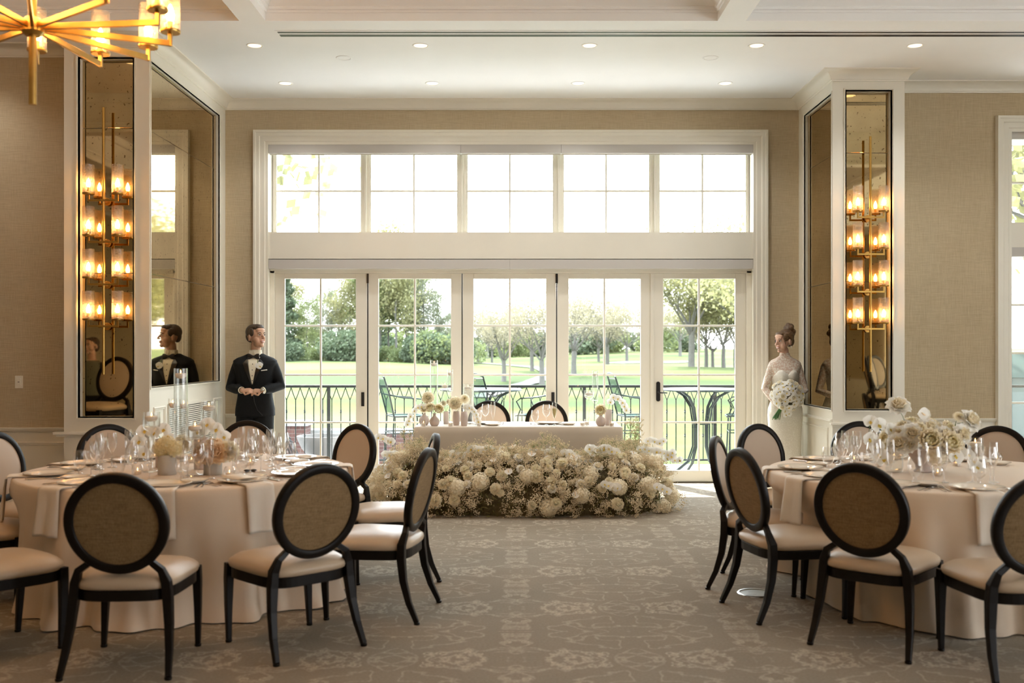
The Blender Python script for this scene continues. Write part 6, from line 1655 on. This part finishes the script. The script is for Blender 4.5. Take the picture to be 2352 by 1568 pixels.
# ---- the woman by the right bay mirror, in a lace gown, head turned to her right
BX, BY = P(1803, 800, 11.22).x, 11.22
LACE = mat('ivory_lace', (.80, .76, .68), .6, sss=.05)
def lace_mat(name, c1, skin, sc=60, thr=.5):
    m = mat(name, c1, .65); t, b = nodes_of(m); g = t.nodes.new('ShaderNodeTexCoord')
    v = t.nodes.new('ShaderNodeTexVoronoi'); v.inputs['Scale'].default_value = sc; n = t.nodes.new('ShaderNodeTexNoise'); n.inputs['Scale'].default_value = sc*.7; n.inputs['Detail'].default_value = 3
    t.links.new(g.outputs['Object'], v.inputs[0]); t.links.new(g.outputs['Object'], n.inputs[0])
    a = t.nodes.new('ShaderNodeMath'); a.operation = 'MULTIPLY_ADD'; a.inputs[1].default_value = .8; t.links.new(v.outputs['Distance'], a.inputs[0]); t.links.new(n.outputs['Fac'], a.inputs[2])
    r = t.nodes.new('ShaderNodeMapRange'); r.inputs[1].default_value = thr+.22; r.inputs[2].default_value = thr+.52; t.links.new(a.outputs[0], r.inputs[0])
    mx = t.nodes.new('ShaderNodeMix'); mx.data_type = 'RGBA'; mx.inputs[6].default_value = (*c1, 1); mx.inputs[7].default_value = (*skin, 1)
    t.links.new(r.outputs[0], mx.inputs[0]); t.links.new(mx.outputs[2], b.inputs['Base Color'])
    bp = t.nodes.new('ShaderNodeBump'); bp.inputs['Strength'].default_value = .5; bp.inputs['Distance'].default_value = .004; t.links.new(n.outputs['Fac'], bp.inputs['Height']); t.links.new(bp.outputs[0], b.inputs['Normal']); return m
LACES = lace_mat('sheer_lace', (.82, .77, .69), (.66, .50, .40), 55, .50)
GOWN = lace_mat('beaded_gown', (.88, .86, .79), (.76, .73, .65), 110, .4)
def woman():
    sh = {-1: Vector((-.145, .0, 1.372)), 1: Vector((.145, .02, 1.372))}
    el = {-1: Vector((-.225, .01, 1.12)), 1: Vector((.225, .0, 1.10))}
    wr = {-1: Vector((-.135, -.13, .955)), 1: Vector((.075, -.19, 1.03))}
    mb = MB()
    for s_ in (-1, 1):
        limb(mb, [(s_*.085, .0, .88), (s_*.085, -.01, .68), (s_*.07, -.01, .48), (s_*.07, .0, .28), (s_*.07, .012, .12)], [.088, .075, .052, .046, .034])
        limb(mb, [(s_*.07, .03, .08), (s_*.075, -.06, .05), (s_*.078, -.12, .035)], [.036, .034, .026])
    loft(mb, [(0, 0, .84, .13, .095), (0, 0, .92, .150, .10), (0, 0, 1.02, .12, .085), (0, -.005, 1.10, .108, .08), (0, -.012, 1.20, .125, .095), (0, -.012, 1.27, .135, .105), (0, 0, 1.36, .145, .09), (0, .006, 1.42, .11, .07), (0, .012, 1.45, .05, .05)])
    limb(mb, [(0, .01, 1.43), (-.004, .0, 1.50), (-.010, -.010, 1.56)], [.050, .046, .047])
    for s_ in (-1, 1): limb(mb, [sh[s_], sh[s_].lerp(el[s_], .5), el[s_], el[s_].lerp(wr[s_], .5), wr[s_]], [.042, .037, .032, .030, .021])
    hand(mb, wr[-1], (.65, -.45, -.30), (.5, .8, .2), .86, 1.15, side=1)
    hand(mb, wr[1], (-.85, -.25, -.25), (-.3, .9, .1), .86, 1.15, side=-1)
    HM = Matrix.Translation((-.012, -.018, 1.640)) @ Matrix.Rotation(math.radians(-62), 4, 'Z') @ Matrix.Rotation(math.radians(6), 4, 'X') @ Matrix.Scale(1.08, 4)
    head_shape(mb, HM, 1, False)
    o = mb.build('person', SKINF, None, smooth=True, loc=(BX, BY, 0)); remesh(o, .0055, 5, .5)
    tag(o, 'woman in a white lace gown holding a bouquet beside the right bay mirror', 'person')
    face_parts(o, HM, SKINF, False)
    mb = MB(); sub = MB()
    sub.ell((0, .028, .060), (.082, .090, .080), 18, 12); sub.ell((0, .072, .010), (.062, .040, .062), 14, 10); sub.ell((0, -.052, .096), (.056, .034, .026), 14, 8)
    for s_ in (-1, 1):
        sub.ell((s_*.064, -.030, .056), (.018, .040, .040), 12, 8); sub.tube([(s_*.062, -.060, .07), (s_*.070, -.058, .02), (s_*.068, -.050, -.03)], [.010, .006, .002], 6)
    for (x, y, z, q) in ((0, .085, .125, .046), (.030, .07, .145, .036), (-.030, .075, .145, .036), (0, .105, .155, .036), (0, .07, .172, .030), (.034, .10, .105, .032), (-.034, .10, .105, .032), (0, .118, .085, .034)): sub.ell((x, y, z), q, 12, 8)
    mb.add(sub.v, sub.f, HM); h = mb.build('hair', HAIRB, o, smooth=True); remesh(h, .005, 2, .5)
    mb = MB(); sub = MB(); 
    for s_ in (-1, 1): sub.ell((s_*.086, .008, -.042), (.005, .005, .009), 8, 6); sub.ell((s_*.086, .008, -.055), (.004, .004, .006), 8, 6)
    mb.add(sub.v, sub.f, HM); mb.build('earrings', mat('pearl', (.85, .83, .78), .2), o, smooth=True)
    # sheer lace top and sleeves
    mb = MB()
    loft(mb, [(0, -.010, 1.24, .142, .118), (0, -.008, 1.32, .158, .112), (0, 0, 1.375, .182, .094), (0, .006, 1.41, .182, .084), (0, .010, 1.442, .152, .072), (-.001, .010, 1.470, .092, .062), (-.002, .006, 1.495, .058, .055), (-.003, .002, 1.528, .053, .053)], 32)
    for s_ in (-1, 1): limb(mb, [sh[s_]+Vector((s_*.002, 0, 0)), sh[s_].lerp(el[s_], .5), el[s_], el[s_].lerp(wr[s_], .5), el[s_].lerp(wr[s_], .93)], [.048, .047, .043, .038, .030], 16)
    q = mb.build('lace_top', LACES, o, smooth=True); remesh(q, .007, 4, .5)
    # bodice with sweetheart neckline and mermaid skirt
    mb = MB(); n = 64
    secs = [(.006, .225, .24), (.05, .215, .21), (.15, .20, .18), (.28, .185, .150), (.42, .170, .135), (.56, .172, .132), (.70, .182, .132), (.82, .190, .132), (.90, .185, .128), (.98, .158, .115), (1.05, .132, .100), (1.10, .122, .096), (1.16, .128, .104), (1.22, .142, .124), (1.27, .150, .132), (1.30, .152, .128), (1.335, .153, .112)]
    rg = []
    for i, (z, rx, ry) in enumerate(secs):
        ring = []
        for j in range(n):
            a = 2*PI*j/n; w_ = 1+(.05*math.sin(9*a+1)+.035*math.sin(14*a))*max(0, (.45-z)/.45)
            x = rx*w_*math.cos(a); y = ry*w_*math.sin(a)-.006
            zz = z
            if i >= 13:
                # sweetheart line: two rises at the bust, a dip at the middle front, lower at the back
                front = max(0, -math.sin(a)); xx = abs(math.cos(a)); top = 1.335-.07*max(0, 1-xx/.34)*front-.05*(1-front)-.06*max(0, (xx-.62)/.38)
                zz = min(z, top)
                if front > .3: y -= .022*math.exp(-((xx-.42)/.26)**2)*math.exp(-((z-1.25)/.06)**2)
            ring.append((x, y, zz))
        rg.append(ring)
    mb.rings(rg, caps=False); q = mb.build('gown', GOWN, o, smooth=True, angle=180); t = q.modifiers.new('thick', 'SOLIDIFY'); t.thickness = .006; t.offset = 1
    return o, wr
bride, bw = woman()
# the bouquet she holds
bc_ = Vector((BX-.05, BY-.285, 1.065))
bq = empty('bouquet', bc_, label='round bouquet of white orchids with green stems held by the woman in lace', cat='bouquet')
r = random.Random(31)
for i in range(64):
    z = 1-1.35*(i+.5)/64; a = i*2.39996; rr = math.sqrt(max(0, 1-z*z)); d = Vector((rr*math.cos(a), -z, rr*math.sin(a)))
    p_ = Vector((d.x*.165, d.y*.10, d.z*.145)); 
    if i % 5 == 0: p_ += Vector((.02, 0, -.03))
    flower('orchid' if i % 4 else 'rose_white', bq, p_*r.uniform(.9, 1.06), d+Vector((0, -.35, 0)), r.uniform(.9, 1.15) if i % 4 else .8)
for i in range(9):  # trailing blossoms
    flower('orchid', bq, Vector((-.02+.03*math.sin(i*2), -.04, -.12-.012*i)), (r.gauss(0, .4), -1, -.2), r.uniform(.7, .9))
mb = MB(); mb.ell((0, .0, 0), (.13, .07, .12), 14, 10); mb.build('greenery', FOL, bq, smooth=True)
mb = MB()
for i in range(16):
    a = i*2.4; q = .018*math.sqrt(i/16); mb.tube([(-.02+q*math.cos(a), .02+q*math.sin(a), -.08), (-.075+q*math.cos(a), .03+q*math.sin(a), -.16), (-.125+q*2.6*math.cos(a), .02+q*2*math.sin(a), -.265-.01*math.sin(i*3))], .0042, 6)
mb.build('stems', mat('bouquet_stem', (.07, .19, .03), .5, noise_=.3, nscale=20), bq, smooth=True)

# ---- the onlooker who stands out of frame and shows in the left pillar mirror
def onlooker():
    x, y = -5.65, 5.3
    mb = MB()
    for s_ in (-1, 1):
        limb(mb, [(s_*.10, .0, .88), (s_*.11, 0, .68), (s_*.115, -.005, .48), (s_*.12, .0, .28), (s_*.12, .012, .09)], [.09, .08, .056, .05, .038]); limb(mb, [(s_*.125, .03, .05), (s_*.13, -.08, .04), (s_*.135, -.14, .035)], [.045, .04, .03])
    loft(mb, [(0, 0, .84, .15, .11), (0, 0, .95, .165, .12), (0, 0, 1.08, .155, .11), (0, -.01, 1.25, .165, .12), (0, 0, 1.34, .16, .1), (0, .005, 1.40, .11, .08), (0, .01, 1.43, .06, .055)])
    limb(mb, [(0, .01, 1.41), (0, 0, 1.47), (0, -.01, 1.53)], [.056, .052, .052])
    for s_ in (-1, 1):
        a, b, c = Vector((s_*.185, 0, 1.36)), Vector((s_*.24, .02, 1.08)), Vector((s_*.22, -.08, .86)); limb(mb, [a, a.lerp(b, .5), b, b.lerp(c, .5), c], [.05, .044, .038, .034, .024]); hand(mb, c, (0, -.2, -1), (-s_, 0, 0), .9, .3, side=s_)
    HM = Matrix.Translation((0, -.015, 1.60)) @ Matrix.Rotation(math.radians(35), 4, 'Z') @ Matrix.Scale(.97, 4); head_shape(mb, HM, 1, False)
    o = mb.build('person', SKINF, None, smooth=True, loc=(x, y, 0)); o.rotation_euler = (0, 0, PI-.25); remesh(o, .007, 5, .5)
    tag(o, 'person in dark jacket and grey sweater reflected in the left pillar mirror', 'person'); face_parts(o, HM, SKINF, False)
    mb = MB(); sub = MB(); sub.ell((0, .03, .06), (.084, .09, .08), 16, 10); sub.ell((0, .07, .0), (.066, .045, .07), 14, 10); sub.ell((0, -.05, .095), (.056, .034, .028), 12, 8); mb.add(sub.v, sub.f, HM); h = mb.build('hair', HAIRD, o, smooth=True); remesh(h, .006, 3, .5)
    mb = MB(); loft(mb, [(0, 0, .88, .165, .12), (0, 0, 1.0, .175, .13), (0, -.01, 1.25, .18, .135), (0, 0, 1.36, .17, .11), (0, .006, 1.42, .08, .07)]); mb.build('sweater', mat('grey_green_knit', (.14, .15, .11), .9), o, smooth=True)
    mb = MB()
    for s_ in (-1, 1):
        limb(mb, [(s_*.125, .02, .95), (s_*.135, .02, 1.15), (s_*.12, .02, 1.34)], [.075, .08, .07], 14, flat=(1, 1.7), up=(1, 0, 0)); a, b, c = Vector((s_*.185, 0, 1.36)), Vector((s_*.24, .02, 1.08)), Vector((s_*.22, -.08, .89)); limb(mb, [a, a.lerp(b, .5), b, b.lerp(c, .5), c], [.066, .06, .056, .05, .042])
    q = mb.build('jacket', SUIT, o, smooth=True); remesh(q, .01, 4, .5)
    mb = MB(); loft(mb, [(0, 0, .78, .155, .12), (0, 0, .9, .18, .13), (0, 0, .97, .175, .128)])
    for s_ in (-1, 1): limb(mb, [(s_*.09, 0, .86), (s_*.11, 0, .66), (s_*.118, 0, .46), (s_*.12, .0, .12)], [.105, .092, .075, .07], 14)
    q = mb.build('trousers', SUIT, o, smooth=True); remesh(q, .01, 4, .5)
onlooker()
